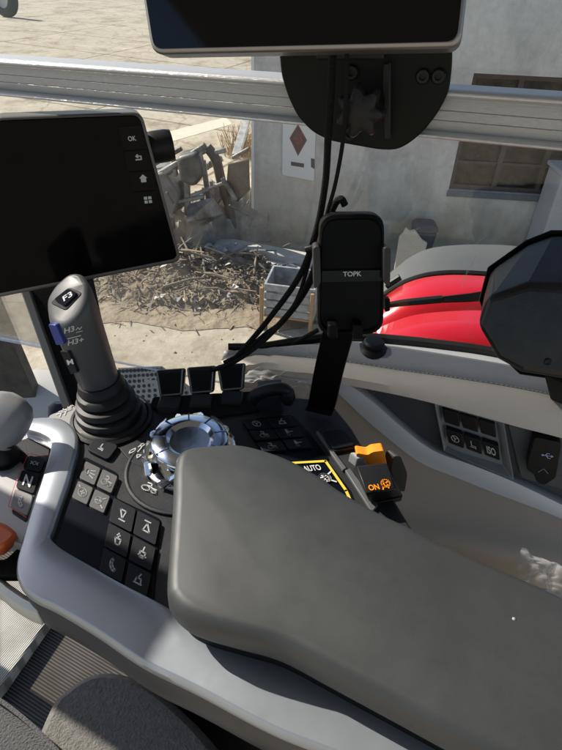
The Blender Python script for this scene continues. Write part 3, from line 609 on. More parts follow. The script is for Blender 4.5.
# wiper
wy = .66
wi = thing('window_wiper', Y(wy)(520, 290), 'black wiper arm lying across the red fender outside the glass', 'wiper')
b = MB(); b.tube([Y(wy)(380, 306), Y(wy)(405, 302.5), Y(wy)(442, 299)], [.0035, .005, .0055], 8); mesh_obj('blade_rod', b, black, wi)
b = MB(); b.loft([[Y(wy)(442, y0), Y(wy)(442, y1), Y(wy + .012)(442, y1), Y(wy + .012)(442, y0)] if k == 0 else [Y(wy)(x, y0), Y(wy)(x, y1), Y(wy + .015)(x, y1), Y(wy + .015)(x, y0)] for k, (x, y0, y1) in enumerate(((442, 296, 303), (470, 293, 302), (500, 288, 300), (540, 283, 297)))]); mesh_obj('arm', b, black, wi, bevel=.002)
b = MB(); b.lathe(Y(wy)(541, 290), (0, 1, 0), [(.012, -.01), (.016, -.004), (.016, .02)], 16); mesh_obj('pivot', b, black, wi)
b = MB(); b.tube([Y(.7)(386, 286), Y(.7)(400, 277)], .005, 8); mesh_obj('washer_nozzle', b, black, wi)

# aluminium rail across the window
yl, yr = .61, .455
RL, RR = Y(yl)(-60, 70), Y(yr)(640, 127)
lt, lb, rt_, rb_ = Y(yl)(-60, 53.5), Y(yl)(-60, 89), Y(yr)(640, 101), Y(yr)(640, 158)
rt_ = lt + (rt_ - lt) * 1.6; rb_ = lb + (rb_ - lb) * 1.6
rail = thing('aluminium_rail', (RL + RR) / 2, 'brushed aluminium mounting rail running across the side window', 'rail')
ax = (RR - RL).normalized(); nr = ax.cross(V((0, 0, 1))).normalized()
if nr.y > 0: nr = -nr
def railsec(prof, name, m):
    # prof: list of (t in 0 top..1 bottom, depth toward cabin)
    b = MB(); b.loft([[T + (Bt - T) * t + nr * d for t, d in prof] for T, Bt in ((lt, lb), (rt_, rb_))]); return mesh_obj(name, b, m, rail, bevel=.0008)
pr = lambda t0, t1, d: [(t0 + (t1 - t0) * (.5 - .5 * math.cos(a)), d * math.sin(a)) for a in [math.pi * k / 8 for k in range(9)]] + [(t1, -.02), (t0, -.02)]
railsec(pr(0, .17, .008), 'upper_lip', alu); railsec(pr(.86, 1., .008), 'lower_lip', alu)
railsec([(.15, .001), (.22, -.003), (.30, -.0005), (.42, 0), (.43, -.0015), (.44, 0), (.62, 0), (.63, -.0015), (.64, 0), (.78, -.001), (.88, -.004), (.88, -.019), (.15, -.019)], 'web', alud)
railp = lambda u, v, d: PL(u, v, RL + nr * d, nr)
# bracket on the rail
D_ = lambda d: (lambda u, v: railp(u, v, d))
f0 = D_(.012)
o_ = [(278, 40), (452, 40), (452, 66), (449, 92), (438, 113), (424, 131), (410, 143), (397, 150), (380, 150), (352, 145), (330, 141), (312, 132), (297, 116), (288, 97), (281, 75)]
brk = thing('mount_bracket', f0(385, 148), 'black shield shaped steel bracket clamped to the aluminium rail', 'bracket')
b = MB(); b.prism(rnd([f0(*p) for p in o_], .006, 3), nr * -.009); mesh_obj('plate', b, mat('black painted steel', (.006, .0075, .0065), .45, spec=.15, bump=(300, .15, .0006)), brk, bevel=.0015)
for p in ((423, 76), (438.5, 76), (352, 72), (350, 133)):
    b = MB(); c = D_(.012)(*p); b.lathe(c, nr, [(.0056, 0), (.0056, .0025), (.0046, .0038), (.0026, .0038), (.0026, .0012)], 20); mesh_obj('bolt', b, black, brk)
b = MB(); f1 = D_(.05); c = f1(360, 112)
e1 = ax; e2 = nr.cross(e1)
ring = [[c + (e1 * math.cos(a) + e2 * math.sin(a)) * ((.0165 + .0028 * math.cos(7 * a)) * s_) + nr * h for a in [6.2832 * k / 70 for k in range(70)]] for s_, h in ((.8, -.012), (1, -.008), (1, .0), (.9, .005), (.55, .007))]
b.loft(ring); b.lathe(c, -nr, [(.007, .008), (.007, .045)], 16); mesh_obj('star_knob', b, black, brk)
b = MB(); f1 = D_(.03); b.prism([f1(316, 40), f1(384, 40), f1(384, 60), f1(316, 60)], nr * -.018); b.bar(D_(.02)(387, 62), D_(.02)(387, 140), .003, .006); mesh_obj('arm', b, black, brk, bevel=.002)
# upper monitor (tilted towards the driver)
def slab_monitor(name, label, proj, quad, depth_dir, th, parts):
    pass
MNn = (CAM + V((.0, .0, .1)) - Y(.47)(305, 0)).normalized(); 
mc = D_(.075)(305, 48)
axm = (ax + V((0, 0, .028))).normalized(); MNn = (MNn - axm * MNn.dot(axm)).normalized(); mup = MNn.cross(axm); mup = mup if mup.z > 0 else -mup
M1 = lambda d: (lambda u, v: PL(u, v, mc + MNn * d, MNn))
screen_up = mat('upper screen glass', (.002, .002, .003), .05, spec=.4)
up_m = thing('upper_display', mc, 'black glossy wide display above the bracket showing only its bottom edge', 'monitor')
bl1, br1 = M1(0)(151, 54), M1(0)(461, 47.5); upv = (M1(0)(140.5, -14) - bl1).normalized() * .125; upr = (M1(0)(468, -14) - br1).normalized() * .125
b = MB(); b.prism(rnd([bl1, br1, br1 + upr, bl1 + upv], .009, 5), MNn * -.022); mesh_obj('housing', b, bezel_m, up_m, bevel=.003, seg=3)
ce = (bl1 + br1 + upr / 2 + upv / 2 + br1 * 0) ; 
def shrink(q, d):
    c = sum(q, V((0, 0, 0))) / 4; return [p + ((c - p).project(axm)).normalized() * d + ((c - p) - (c - p).project(axm)).normalized() * d for p in q]
b = MB(); b.prism(rnd([p + MNn * .0015 for p in shrink([bl1, br1, br1 + upr, bl1 + upv], .0032)], .007, 5), MNn * -.004); mesh_obj('screen', b, screen_up, up_m)

# left terminal monitor
m_bl, m_br, m_tr, m_tl = Y(.50)(-40, 306), Y(.585)(181, 262), Y(.615)(136, 112), Y(.53)(-40, 120)
nM = (m_br - m_bl).cross(m_tl - m_bl).normalized(); nM = nM if nM.dot(CAM - m_bl) > 0 else -nM
M2 = lambda d: (lambda u, v: PL(u, v, m_bl + nM * d, nM))
q = [M2(0)(-14, 300.6), M2(0)(182, 262), M2(0)(142, 112), M2(0)(-10, 117.5)]
ter = thing('terminal_display', M2(0)(60, 290), 'black touch terminal with OK and home keys down its right side beside the lever', 'monitor')
b = MB(); b.prism(rnd(q, .010, 6), nM * -.028); hs = mesh_obj('housing', b, mat('terminal edge', (.16, .155, .155), .4, .5), ter, bevel=.003, seg=3)
q2 = [M2(.0015)(-10, 295.5), M2(.0015)(178, 258.5), M2(.0015)(139.5, 115), M2(.0015)(-6, 120.7)]
b = MB(); b.prism(rnd(q2, .008, 6), nM * -.004); mesh_obj('screen', b, screen_m, ter, bevel=.0008)
kp = M2(.0024)
for k, (ic, c4) in enumerate(((None, ((118, 127), (141, 125), (147, 148), (124, 150))), ('back', ((124, 151.5), (147, 149.5), (151, 169), (128, 171))), ('home', ((128.5, 172.5), (151.5, 170.5), (155.5, 189), (132.5, 191))), ('apps', ((133, 192.5), (156, 190.5), (160.5, 209), (137.5, 211))))):
    b = MB(); b.prism(rnd([kp(*p) for p in c4], .0015, 2), nM * -.001); ky = mesh_obj('key', b, mat('terminal key', (.003, .003, .0035), .3, spec=.12), ter)
    cx, cy = sum(p[0] for p in c4) / 4, sum(p[1] for p in c4) / 4; b = MB(); kq = M2(.0026)
    if ic is None: text(b, 'OK', frame(kq, (128.5, 141), (136.5, 140.4), (127.3, 136.2)))
    elif ic == 'back': icon(b, ICON['back'], frame(kq, (134.5, 162), (143.5, 161.2), (133.2, 154.5)), .0012)
    elif ic == 'home':
        o, ex, ey = frame(kq, (139.8, 182.5), (148, 181.8), (138.5, 174.6))
        b.add([o + ex * x + ey * y for x, y in ((.5, 1), (0, .5), (1, .5), (.18, .5), (.18, 0), (.82, 0), (.82, .5))], [[0, 1, 2], [3, 4, 5, 6]])
    else:
        o, ex, ey = frame(kq, (144.8, 203.5), (152.5, 202.8), (143.6, 196.6))
        for x in (0, .55):
            for y in (0, .55): b.add([o + ex * (x + i) + ey * (y + j) for i, j in ((0, 0), (.42, 0), (.42, .42), (0, .42))], [[0, 1, 2, 3]])
    mesh_obj('symbol', b, white_pr, ky, fix=False)
b = MB(); kq = M2(-.02); c = PL(150, 148, m_bl + nM * -.03, nM); e = (q[1] - q[0]).normalized(); b.lathe(c, e, [(.012, -.01), (.016, 0), (.0165, .006), (.0165, .018), (.0155, .0235)], 28); mesh_obj('mount_knob', b, black, ter)
# monitor pole
pa, pb_ = M2(-.04)(40, 283), Z(2.19)(88, 412)
wv = V((1, .1, 0)); b = MB()
tl, tr, bl, br = M2(-.035)(24, 285), M2(-.035)(85, 270), Z(2.195)(70, 408), Z(2.195)(112, 401)
b.prism([tl, tr, br, bl], V((0, .022, -.01))); po = mesh_obj('support_post', b, blackm, ter, bevel=.002)
b = MB(); b.prism([tl - V((.006, .002, 0)), tl + V((.006, -.003, 0)), bl + V((.004, -.003, 0)), bl - V((.008, .002, 0))], V((0, .02, -.008))); mesh_obj('post_edge', b, mat('post edge grey', (.07, .07, .07), .4), po, bevel=.002)
# ================================================================== CONSOLE (armrest)
H0 = 2.2
Pz = Z(H0)
con = thing('armrest_console', Pz(200, 560), 'grey armrest console with satin blue trim, keypads, chrome dial and long dark rubber armrest pad', 'armrest console')
body = [(75, 407), (46, 420), (56, 446), (46, 478), (36, 509), (27, 540), (24, 563), (26, 582), (60, 604), (100, 628), (145, 658), (200, 685), (274, 723), (340, 748), (450, 792), (640, 860), (640, 760), (560, 690), (480, 600), (412, 528), (384, 482), (352, 428), (334, 406), (318, 399), (262, 394), (215, 392), (150, 402), (120, 398)]
pts = rnd([Pz(*p) for p in body], .006, 3)
b = MB(); b.prism(pts, (0, 0, -.034)); mesh_obj('body', b, char, con, bevel=.003)
O = [(27, 430), (45, 436), (54, 446), (46, 478), (36, 509), (27, 540), (21, 563), (23, 582), (36, 595), (60, 607), (100, 631), (145, 661), (200, 688), (274, 727), (340, 753), (450, 798), (600, 850)]
I = [(29, 422), (60, 422), (76, 440), (69, 476), (58, 509), (51, 530), (48, 540), (56, 549), (66, 556), (85, 567), (120, 587), (155, 605), (200, 630), (274, 664), (355, 700), (470, 752), (620, 810)]
Oz, Iz = cr([Z(2.204)(*p) for p in O], 6), cr([Z(2.204)(*p) for p in I], 6)
prof = [(0, -.007), (.0, -.0005), (.03, .0012), (.3, .0022), (.6, .0024), (.93, .0018), (.985, .0008), (1, -.004)]
b = MB(); b.loft([[o * (1 - t) + i * t + V((0, 0, z)) for o, i in zip(Oz, Iz)] for t, z in prof], closed=False); mesh_obj('trim_frame', b, trim, con, solid=.003, bevel=.0012, seg=3)
cen = Pz(250, 560)
so = [p + (V((p.x, p.y, 0)) - V((cen.x, cen.y, 0))).normalized() * .0015 for p in Oz[12:]]
sd_ = [(22, 590), (23, 592), (24, 595), (24, 598), (26, 604), (36, 612), (50, 622), (72, 640), (100, 664), (154, 695), (214, 722), (274, 750), (340, 780), (450, 820), (600, 880)]
b = MB(); rows = []
for z, k in ((-.006, -.0008), (-.009, .0002), (-.035, .0012), (-.050, -.001), (-.056, -.006), (-.058, -.02)): rows.append([p + V((0, 0, z)) + (V((p.x, p.y, 0)) - V((cen.x + .05, cen.y, 0))).normalized() * k for p in so])
b.loft(rows, closed=False); mesh_obj('trim_side', b, trimdk, con, solid=.003)
b = MB(); pl2 = inset([V((p.x, p.y, 2.165)) for p in pts], .022); b.prism(pl2, (0, 0, -.045)); mesh_obj('lower_cover', b, lightgrey, con, bevel=.006); b = MB(); b.prism(inset([V((p.x, p.y, 2.119)) for p in pts], .06), (0, 0, -.5)); mesh_obj('pedestal', b, blackm, con)
# key panel
P1 = Z(2.2015)
b = MB(); b.prism(rnd([P1(84, 456), P1(118, 473), P1(115, 497), P1(161, 519), P1(153, 604), P1(54, 546)], .004, 3), (0, 0, -.004)); mesh_obj('key_panel', b, keypan, con, bevel=.0007)
P2 = Z(2.2045); P3 = Z(2.2047)
def key(c4, ic=None, txt=None, sub=(.25, .25, .75, .75), m=None, sm=None, name='button', sw=.0010, zz=0, rr=.002, shear=0):
    P2_, P3_ = (P2, P3) if not zz else (Z(zz), Z(zz + .0002))
    b = MB(); b.prism(rnd([P2_(*p) for p in c4], rr, 3), (0, 0, -.004)); k = mesh_obj(name, b, m or keym, con, bevel=.0008)
    if ic or txt:
        def lerp(x, y):
            a = [c4[3][i] + (c4[2][i] - c4[3][i]) * x for i in (0, 1)]; c = [c4[0][i] + (c4[1][i] - c4[0][i]) * x for i in (0, 1)]; return tuple(a[i] + (c[i] - a[i]) * y for i in (0, 1))
        b = MB(); fr = frame(P3_, lerp(sub[0], sub[1]), lerp(sub[2], sub[1]), lerp(sub[0], sub[3]))
        if ic: icon(b, ICON[ic], fr, sw, .0002)
        else: text(b, txt, fr, .0002, shear=shear)
        mesh_obj('symbol', b, sm or grey_pr, k, fix=False)
    return k
def par(cx, cy, ex, ey): return [(cx - ex[0] / 2 - ey[0] / 2, cy - ex[1] / 2 - ey[1] / 2), (cx + ex[0] / 2 - ey[0] / 2, cy + ex[1] / 2 - ey[1] / 2), (cx + ex[0] / 2 + ey[0] / 2, cy + ex[1] / 2 + ey[1] / 2), (cx - ex[0] / 2 + ey[0] / 2, cy - ex[1] / 2 + ey[1] / 2)]
lk = mat('sunlit key', (.075, .075, .075), .5, bump=(800, .2, .0005))  # lighter copy of the key rubber, with the sun painted into its colour
for (cx, cy), ic in zip(((90, 473), (107, 481), (82.5, 492.5), (99.5, 501)), ('lights', 'tractor', 'target', 'gear')): key(par(cx, cy, (15, 7.4), (-6.5, 17)), ic, m=lk, sub=(.15, .2, .85, .8))
for (cx, cy), ic in zip(((122.5, 515), (146.6, 527.6), (117.7, 540), (142.3, 553.4), (112.8, 565), (138, 579.5)), ('down', 'up', 'cup', 'cup2', 'phone', 'tap')): key(par(cx, cy, (22.3, 11.8), (-4.6, 23.2)), ic, sub=(.3, .22, .72, .78), sw=.0013)
key([(95, 437), (119, 445), (108, 460), (86, 449)], 'seat', sub=(.35, .3, .65, .75), rr=.005, sw=.0013)
b = MB(); b.prism(rnd([Z(2.2)(47, 423), Z(2.2)(50, 416), Z(2.2)(88, 402), Z(2.2)(92, 420), Z(2.2)(74, 428), Z(2.2)(62, 421)], .003, 3), (0, 0, -.004)); b.v = [p + V((0, 0, .0012)) for p in b.v]; mesh_obj('sunlit_patch', b, mat('sunlit patch pale', (.30, .30, .29), .5), con)  # pale sheet paints the sunlit part of the console by the lever
# printed symbol behind the lever base
b = MB(); icon(b, ICON['hash'], frame(Z(2.2016), (54, 419), (70, 413), (58, 411)), .0009); icon(b, ICON['arr'], frame(Z(2.2016), (62, 413), (76, 409), (64, 406)), .0009); mesh_obj('printed_symbol', b, white_pr, con, fix=False)
# dial base marking panel
cD = Z(2.203)(183, 468); 
b = MB(); b.lathe(cD, (0, 0, 1), [(.057, -.003), (.057, 0), (.054, .0008), (.053, -.0008), (.0, -.0008)], 48); b.prism(rnd([Z(2.2028)(119, 448), Z(2.2028)(160, 430), Z(2.2028)(150, 470), Z(2.2028)(131, 462)], .003, 2), (0, 0, -.003)); mesh_obj('dial_plate', b, char, con, bevel=.0006)
b = MB(); icon(b, [[(0, 0), (.4, .0), (.4, .6), (0, .6), (0, 0)], [(.6, .5), (.9, .9)], [(.9, .0), (.7, -.6)]], frame(Z(2.2034), (129, 454), (143, 447), (131, 449)), .0009)
for u, v in ((143, 446), (146, 452), (139, 457)): icon(b, [[(0, 0), (1, .5), (0, 1), (0, 0)]], frame(Z(2.2034), (u - 2, v + 1.5), (u + 2.5, v), (u - 2, v - 2)), .0008)
mesh_obj('printed_symbol', b, white_pr, con, fix=False)
b = MB(); icon(b, ICON['tractor'], frame(Z(2.2034), (140, 489), (156, 495), (143, 480)), .0011); mesh_obj('printed_symbol', b, white_pr, con, fix=False)
b = MB(); icon(b, ICON['arr'], frame(Z(2.2034), (225, 440), (236, 441), (226, 434)), .0011); mesh_obj('printed_symbol', b, white_pr, con, fix=False)
# dial: black hub, silver claws, chrome ring tinted sky blue
cR = Z(2.231)(189.5, 438); cR.z = 2.2045
b = MB(); b.lathe(cR, (0, 0, 1), [(.042, -.001), (.041, .004), (.033, .012), (.030, .019), (.001, .0195)], 40); dh = mesh_obj('dial', b, gloss, con)
b = MB()
b.lathe(cR, (0, 0, 1), [(.0005, .0235), (.0195, .0235), (.022, .0258), (.0238, .0272), (.0345, .0266), (.0368, .0246), (.0366, .0205), (.031, .0198), (.0005, .02)], 64, caps=(False, False)); mesh_obj('dial_ring', b, skychrome, dh)
b = MB()
for k in range(9):
    a = k * 2 * math.pi / 9 + .35; d = V((math.cos(a), math.sin(a), 0)); b.bar(cR + d * .0240 + V((0, 0, .0270)), cR + d * .0366 + V((0, 0, .0260)), .0013, .0016)
mesh_obj('ring_groove', b, mat('ring dark blue', (.05, .09, .2), .35, .5), dh, fix=False)
b = MB(); b.lathe(cR, (0, 0, 1), [(.0435, -.002), (.0465, .000), (.0465, .003), (.0435, .0045), (.041, .003)], 56, caps=(False, False)); b.lathe(cR, (0, 0, 1), [(.0372, .0243), (.0385, .022), (.0385, .0185), (.036, .0175)], 56, caps=(False, False)); mesh_obj('dial_rim', b, chrome, dh)
for k in range(7):
    a = k * 2 * math.pi / 7 - 2.75; b = MB()
    def ap(ang, r_, z): return cR + V((math.cos(ang) * r_, math.sin(ang) * r_, z))
    mid_ = ap(a, .0425, .012)
    for sg_ in (-1, 1):
        b.tube([ap(a + sg_ * .30, .0372, .0215), ap(a + sg_ * .17, .0405, .018), mid_], [.0048, .0040, .0042], 8)
        b.tube([mid_, ap(a + sg_ * .10, .0435, .0075), ap(a + sg_ * .24, .0445, .001)], [.0042, .0040, .0050], 8)
    mesh_obj('dial_claw', b, chrome, dh, fix=False)
# right key field
b = MB(); b.prism(rnd([P1(241, 420), P1(292, 414), P1(313, 437), P1(330, 460), P1(268, 462)], .004, 3), (0, 0, -.004)); mesh_obj('key_panel', b, keypan, con, bevel=.0007)
kk = [((257, 424), 'fan'), ((282, 422), 'tap'), ((264, 434.5), 'tractor'), ((289, 432.5), 'therm'), ((272, 446), 'tractor'), ((298, 443.5), 'therm')]
for (cx, cy), ic in kk: key(par(cx, cy, (24, -1.8), (6.4, 9.4)), ic, sub=(.3, .2, .68, .85), sm=grey_pr, sw=.0011)
key([(318, 428), (345, 425), (362, 446), (331, 452)], m=char, rr=.005, name='square_button'); key([(321.5, 431), (343, 428.5), (356, 444.5), (333, 449)], m=keym, rr=.004, name='square_button', zz=2.2065)
# yellow framed decal
b = MB(); b.prism([Z(2.2012)(*p) for p in ((285, 464), (327, 460), (350, 490), (356, 505), (300, 505))], (0, 0, -.003)); dc = mesh_obj('label_panel', b, keypan, con)
b = MB(); b.ribbon([Z(2.2024)(*p) for p in ((290, 463), (325.5, 461), (346, 490.5), (352, 504))], .0028, (0, 0, 1)); mesh_obj('yellow_border', b, yellow_pr, dc, fix=False)
b = MB(); text(b, 'AUTO', frame(Z(2.2024), (305, 472), (322, 470), (302, 466.5)), .0003); icon(b, ICON['gear'], frame(Z(2.2024), (320, 484), (337, 482), (315, 473)), .0016); icon(b, ICON['fan'], frame(Z(2.2024), (321, 483), (334, 482), (316, 474)), .0016); mesh_obj('printed_symbol', b, white_pr, dc, fix=False)
# silver strip beside the decal
b = MB(); b.prism([Z(2.2042)(*p) for p in ((345, 470), (350, 468), (378, 505), (372, 512))], (0, 0, -.004)); b.prism([Z(2.2042)(*p) for p in ((316, 432), (318, 430), (347, 468), (343, 470))], (0, 0, -.004)); mesh_obj('silver_edge', b, mat('edge grey', (.09, .095, .10), .5), con, bevel=.0008)
# orange rocker with two grey cheeks
b = MB(); cs = []
P4 = Z(2.203)
b.prism(rnd([P4(352, 478), P4(390, 472), P4(404, 497), P4(368, 505)], .004, 3), (0, 0, -.006)); rk = mesh_obj('rocker_base', b, black, con, bevel=.002)
b = MB(); b.loft([[Z(z)(*p) for p in q] for z, q in ((2.205, ((352, 468), (386, 464), (403, 496), (370, 503))), (2.226, ((356, 466), (387, 463), (396, 489), (366, 494))), (2.2265, ((360, 468), (385, 465.5), (393, 487), (367, 491))))]); mesh_obj('rocker_front', b, black, rk, bevel=.002)
for off, m_ in ((0, bezel), (36, mat('cheek dark', (.05, .05, .052), .4))):
    b = MB(); f5 = Y(.40 if off == 0 else .405)
    b.prism(rnd([f5(350 + off, 452 - off * .05), f5(357 + off, 452 - off * .05), f5(364 + off, 470 - off * .05), f5(362 + off * .98, 490 - off * .1), f5(353 + off, 488 - off * .1), f5(347 + off, 465 - off * .05)], .006, 4), (.007, -.008, 0)); mesh_obj('rocker_cheek', b, m_, rk, bevel=.003, seg=3)
b = MB(); f6 = Y(.394); b.prism(rnd([f6(356, 453), f6(368, 455), f6(372, 452), f6(384, 450.5), f6(388, 470), f6(359, 475)], .003, 3), (0, .015, -.004)); mesh_obj('orange_cap', b, orange, rk, bevel=.003, seg=3)
b = MB(); f7 = Z(2.2268); text(b, 'ON', frame(f7, (369.5, 491), (380, 489.5), (367.5, 485.5)), .0004); icon(b, ICON['fan'], frame(f7, (382, 489), (392, 487.5), (379, 480)), .0013); icon(b, [[(.2, .0), (.5, .9), (.8, .1)], [(.2, .5), (.8, .5)]], frame(f7, (381, 490), (391, 489), (378.5, 482)), .0012); mesh_obj('symbol', b, orange, rk, fix=False)
# armrest pad
out = [(166, 585), (169, 540), (172, 500), (173, 472), (177, 455), (190, 447.5), (212, 445), (238, 444), (262, 449), (290, 459), (318, 474), (346, 493), (380, 512), (412, 527), (436, 540), (456, 549), (500, 568), (562, 596), (640, 640), (690, 740), (660, 830), (560, 786), (470, 745), (400, 708), (334, 673), (282, 646), (240, 634), (205, 624), (183, 614), (170, 600)]
pt = cr([Z(2.258)(*p) for p in out], 5, True)
b = MB(); fl = lambda ps, z: [V((p.x, p.y, z)) for p in ps]
ring = [fl(inset(pt, .008), 2.2295), fl(inset(pt, .002), 2.232), fl(pt, 2.238), fl(inset(pt, .0003), 2.251), fl(inset(pt, .0015), 2.2565), fl(inset(pt, .0036), 2.2597), fl(inset(pt, .0065), 2.2613), fl(inset(pt, .009), 2.262)]
b.loft(ring); mesh_obj('armrest_pad', b, pad_m, con); b = MB(); b.loft([fl(inset(pt, .009), 2.2), fl(inset(pt, .009), 2.2292)]); mesh_obj('pad_base', b, blackm, con)
b = MB(); b.lathe(Z(2.262)(514, 619), (0, 0, 1), [(.0013, 0), (.001, .0005), (.0005, .0008)], 12); mesh_obj('pad_speck', b, bezel, con)
# ------------------------------------------------------------------ joystick lever
A0_, A1_ = Y(.462)(106, 398), Y(.462)(66, 292)
a_ = (A1_ - A0_).normalized(); e2 = (CAM - A0_); e2 = (e2 - a_ * e2.dot(a_)).normalized(); e1 = e2.cross(a_); e1 = -e1 if e1.x < 0 else e1
lev = thing('control_lever', Pz(110, 426), 'dark grey joystick lever with F3 button and blue thumb switch on a black rubber boot', 'control lever')
sec = [(-.019, -.020), (-.0235, -.004), (-.0225, .010), (-.013, .0205), (.003, .0235), (.016, .018), (.0235, .004), (.021, -.014), (.010, -.024), (-.008, -.025)]
secp = [p for p in rnd([V((x, y, 0)) for x, y in sec], .006, 3)]
def gring(h, s_, tx=0, ty=0): return [A0_ + a_ * (h + p.x * tx + p.y * ty) + e1 * (p.x * s_) + e2 * (p.y * s_) for p in secp]
b = MB(); Lg = (A1_ - A0_).length
b.loft([gring(.024, .82), gring(.026, .89), gring(.04, .92), gring(Lg * .5, .96), gring(Lg * .76, 1.02, .2, -.1), gring(Lg * .885, 1.02, .50, -.42), gring(Lg * .925, .97, .50, -.42), gring(Lg * .945, .86, .48, -.40), gring(Lg * .95, .72, .46, -.38)])
gr = mesh_obj('grip', b, mat('grip grey', (.066, .068, .072), .45, bump=(1800, .15, .0002)), lev, bevel=.0012)
from mathutils.bvhtree import BVHTree
BV = BVHTree.FromPolygons([tuple(p) for p in b.v], b.f)
def surf(u, v, d=0.):
    h = BV.ray_cast(CAM, ray(u, v).normalized())
    if h[0] is None: h = BV.find_nearest(Y(.45)(u, v))
    n_ = h[1] if h[1].dot(CAM - h[0]) > 0 else -h[1]
    return h[0] + n_ * d, n_
def patch(c4, up, dn, name, m, rad=.002, bev=.0008):
    q = [surf(*p)[0] for p in c4]; n_ = (q[1] - q[0]).cross(q[3] - q[0]).normalized(); n_ = n_ if n_.dot(CAM - q[0]) > 0 else -n_
    b = MB(); b.prism(rnd([p + n_ * up for p in q], rad, 3), n_ * -(up + dn)); return mesh_obj(name, b, m, lev, bevel=bev), (lambda u, v: PL(u, v, q[0] + n_ * (up + .0003), n_))
def stext(body, bl, br, tl, shear=0.):
    t_ = MB(); text(t_, body, (V((bl[0], bl[1], 0)), V((br[0] - bl[0], br[1] - bl[1], 0)), V((tl[0] - bl[0], tl[1] - bl[1], 0))), 0, shear=shear)
    t_.v = [surf(p.x, p.y, .0005)[0] for p in t_.v]; return t_
def sline(pts, w):
    t_ = MB()
    for (x0, y0), (x1, y1) in zip(pts, pts[1:]):
        A, n1 = surf(x0, y0, .0009); B, n2 = surf(x1, y1, .0009); t_.ribbon([A, B], w, n1)
    return t_
col_, _f = patch([(50, 303), (69, 287), (83, 293), (66, 311)], .0006, .004, 'button_collar', black, .004)
tbn, fF = patch([(55, 300), (69, 289), (79, 294), (66, 307)], .0022, .004, 'top_button', gloss, .003)
b = MB(); text(b, 'F3', frame(fF, (64, 301.5), (73, 295.6), (62.3, 296.8)), .0002); mesh_obj('symbol', b, white_pr, tbn, fix=False)
b = stext('H3', (64.5, 333.5), (75.5, 330.5), (63, 328.5), .25)
for q in (sline([(76, 329.5), (78, 327), (79.5, 329), (81.5, 326.5)], .0008), sline([(76.5, 332), (82, 330.5)], .0008), sline([(68, 338.2), (72, 337.2), (76, 336.2), (80.5, 335)], .0010), stext('H3+', (68, 345.5), (84.5, 341.5), (66.7, 340.5), .25)): b.add(q.v, q.f)
mesh_obj('lettering', b, white_pr, gr, fix=False)
patch([(51, 319), (62, 320), (71, 345), (60, 347)], .0006, .004, 'switch_recess', black, .003)
patch([(52, 322), (60, 323), (68, 342), (60, 343)], .0050, .004, 'thumb_switch', blue_pl, .002, .0018)
lbn, fL = patch([(61, 350), (71, 350), (80, 371), (70, 374)], .0032, .005, 'lower_button', keym, .002)
b = MB(); text(b, 'M', frame(fL, (68, 365), (74, 364), (66.5, 360)), .0002); mesh_obj('symbol', b, white_pr, lbn, fix=False)
# boot
cB = Pz(112, 419); tB = A0_ + a_ * .026
b = MB(); rg = []
for t, r_ in ((0, .0395), (.04, .040), (.10, .0385), (.13, .034), (.2, .0355), (.30, .0345), (.34, .030), (.40, .0325), (.52, .0315), (.56, .0262), (.62, .0285), (.74, .0272), (.78, .0238), (.84, .0248), (1, .0225)):
    c = cB * (1 - t) + tB * t; n_ = (V((0, 0, 1)) * (1 - t) + a_ * t).normalized(); x = n_.cross(V((0, 1, 0))).normalized(); y = n_.cross(x)
    rg.append([c + (x * math.cos(6.2832 * k / 40) + y * math.sin(6.2832 * k / 40)) * r_ for k in range(40)])
b.loft(rg); mesh_obj('rubber_boot', b, mat('boot rubber', (.009, .009, .010), .5, spec=.35), lev)
b = MB(); b.lathe(Pz(112, 419), (0, 0, 1), [(.0435, 0), (.0435, .003), (.040, .005)], 48, caps=(False, False)); mesh_obj('boot_ring', b, black, lev)
# ------------------------------------------------------------------ three hydraulic paddle levers (one built, copied)
def kids(o): return [c for c in COL.objects if c.parent == o]
pd = thing('paddle_lever', Z(2.19)(170, 412), 'leftmost black paddle lever with silver outline behind the dial', 'lever', 'hydraulic paddle levers')
f8 = Y(.492)
nP = V((0, -.80, .60)); pP = f8(171, 396); fq = lambda d: (lambda u, v: PL(u, v, pP + nP * d, nP))
c4 = [fq(0)(155, 370), fq(0)(184.5, 368), fq(0)(182.5, 395.5), fq(0)(159.5, 397.5)]
b = MB(); c_ = sum(c4, V((0, 0, 0))) / 4; sc_ = lambda s_, d: rnd([c_ + (p - c_) * s_ + nP * d for p in c4], .004, 4)
b.loft([sc_(.9, -.016), sc_(1.0, -.012), sc_(1.0, -.003), sc_(.95, 0)]); mesh_obj('paddle_cap', b, black, pd)
b = MB(); b.ribbon([c_ + (p - c_) * .86 + nP * .0009 for p in (c4[0], c4[3], c4[2], c4[1])], .0016, nP); mesh_obj('silver_outline', b, bezel, pd, fix=False)
b = MB(); b.prism(rnd([c_ + (p - c_) * .72 + nP * .0006 for p in c4], .003, 3), nP * -.002); mesh_obj('face_inlay', b, mat('inlay black', (.004, .004, .005), .5, spec=.2), pd)
b = MB(); bt = Z(2.188)(170, 416); b.loft([[c_ + V((sx * .0085, 0, -.012)) + V((0, sy * .006, 0)) for sx, sy in ((-1, -1), (1, -1), (1, 1), (-1, 1))], [bt + V((sx * .012, sy * .009, 0)) for sx, sy in ((-1, -1), (1, -1), (1, 1), (-1, 1))]]); mesh_obj('stalk', b, black, pd, bevel=.002)
b = MB(); b.box(bt + V((-.0125, -.012, .006)), (.025, 0, 0), (0, .022, 0), (0, .004, .012)); mesh_obj('collar', b, black, pd, bevel=.002)
src = kids(pd)
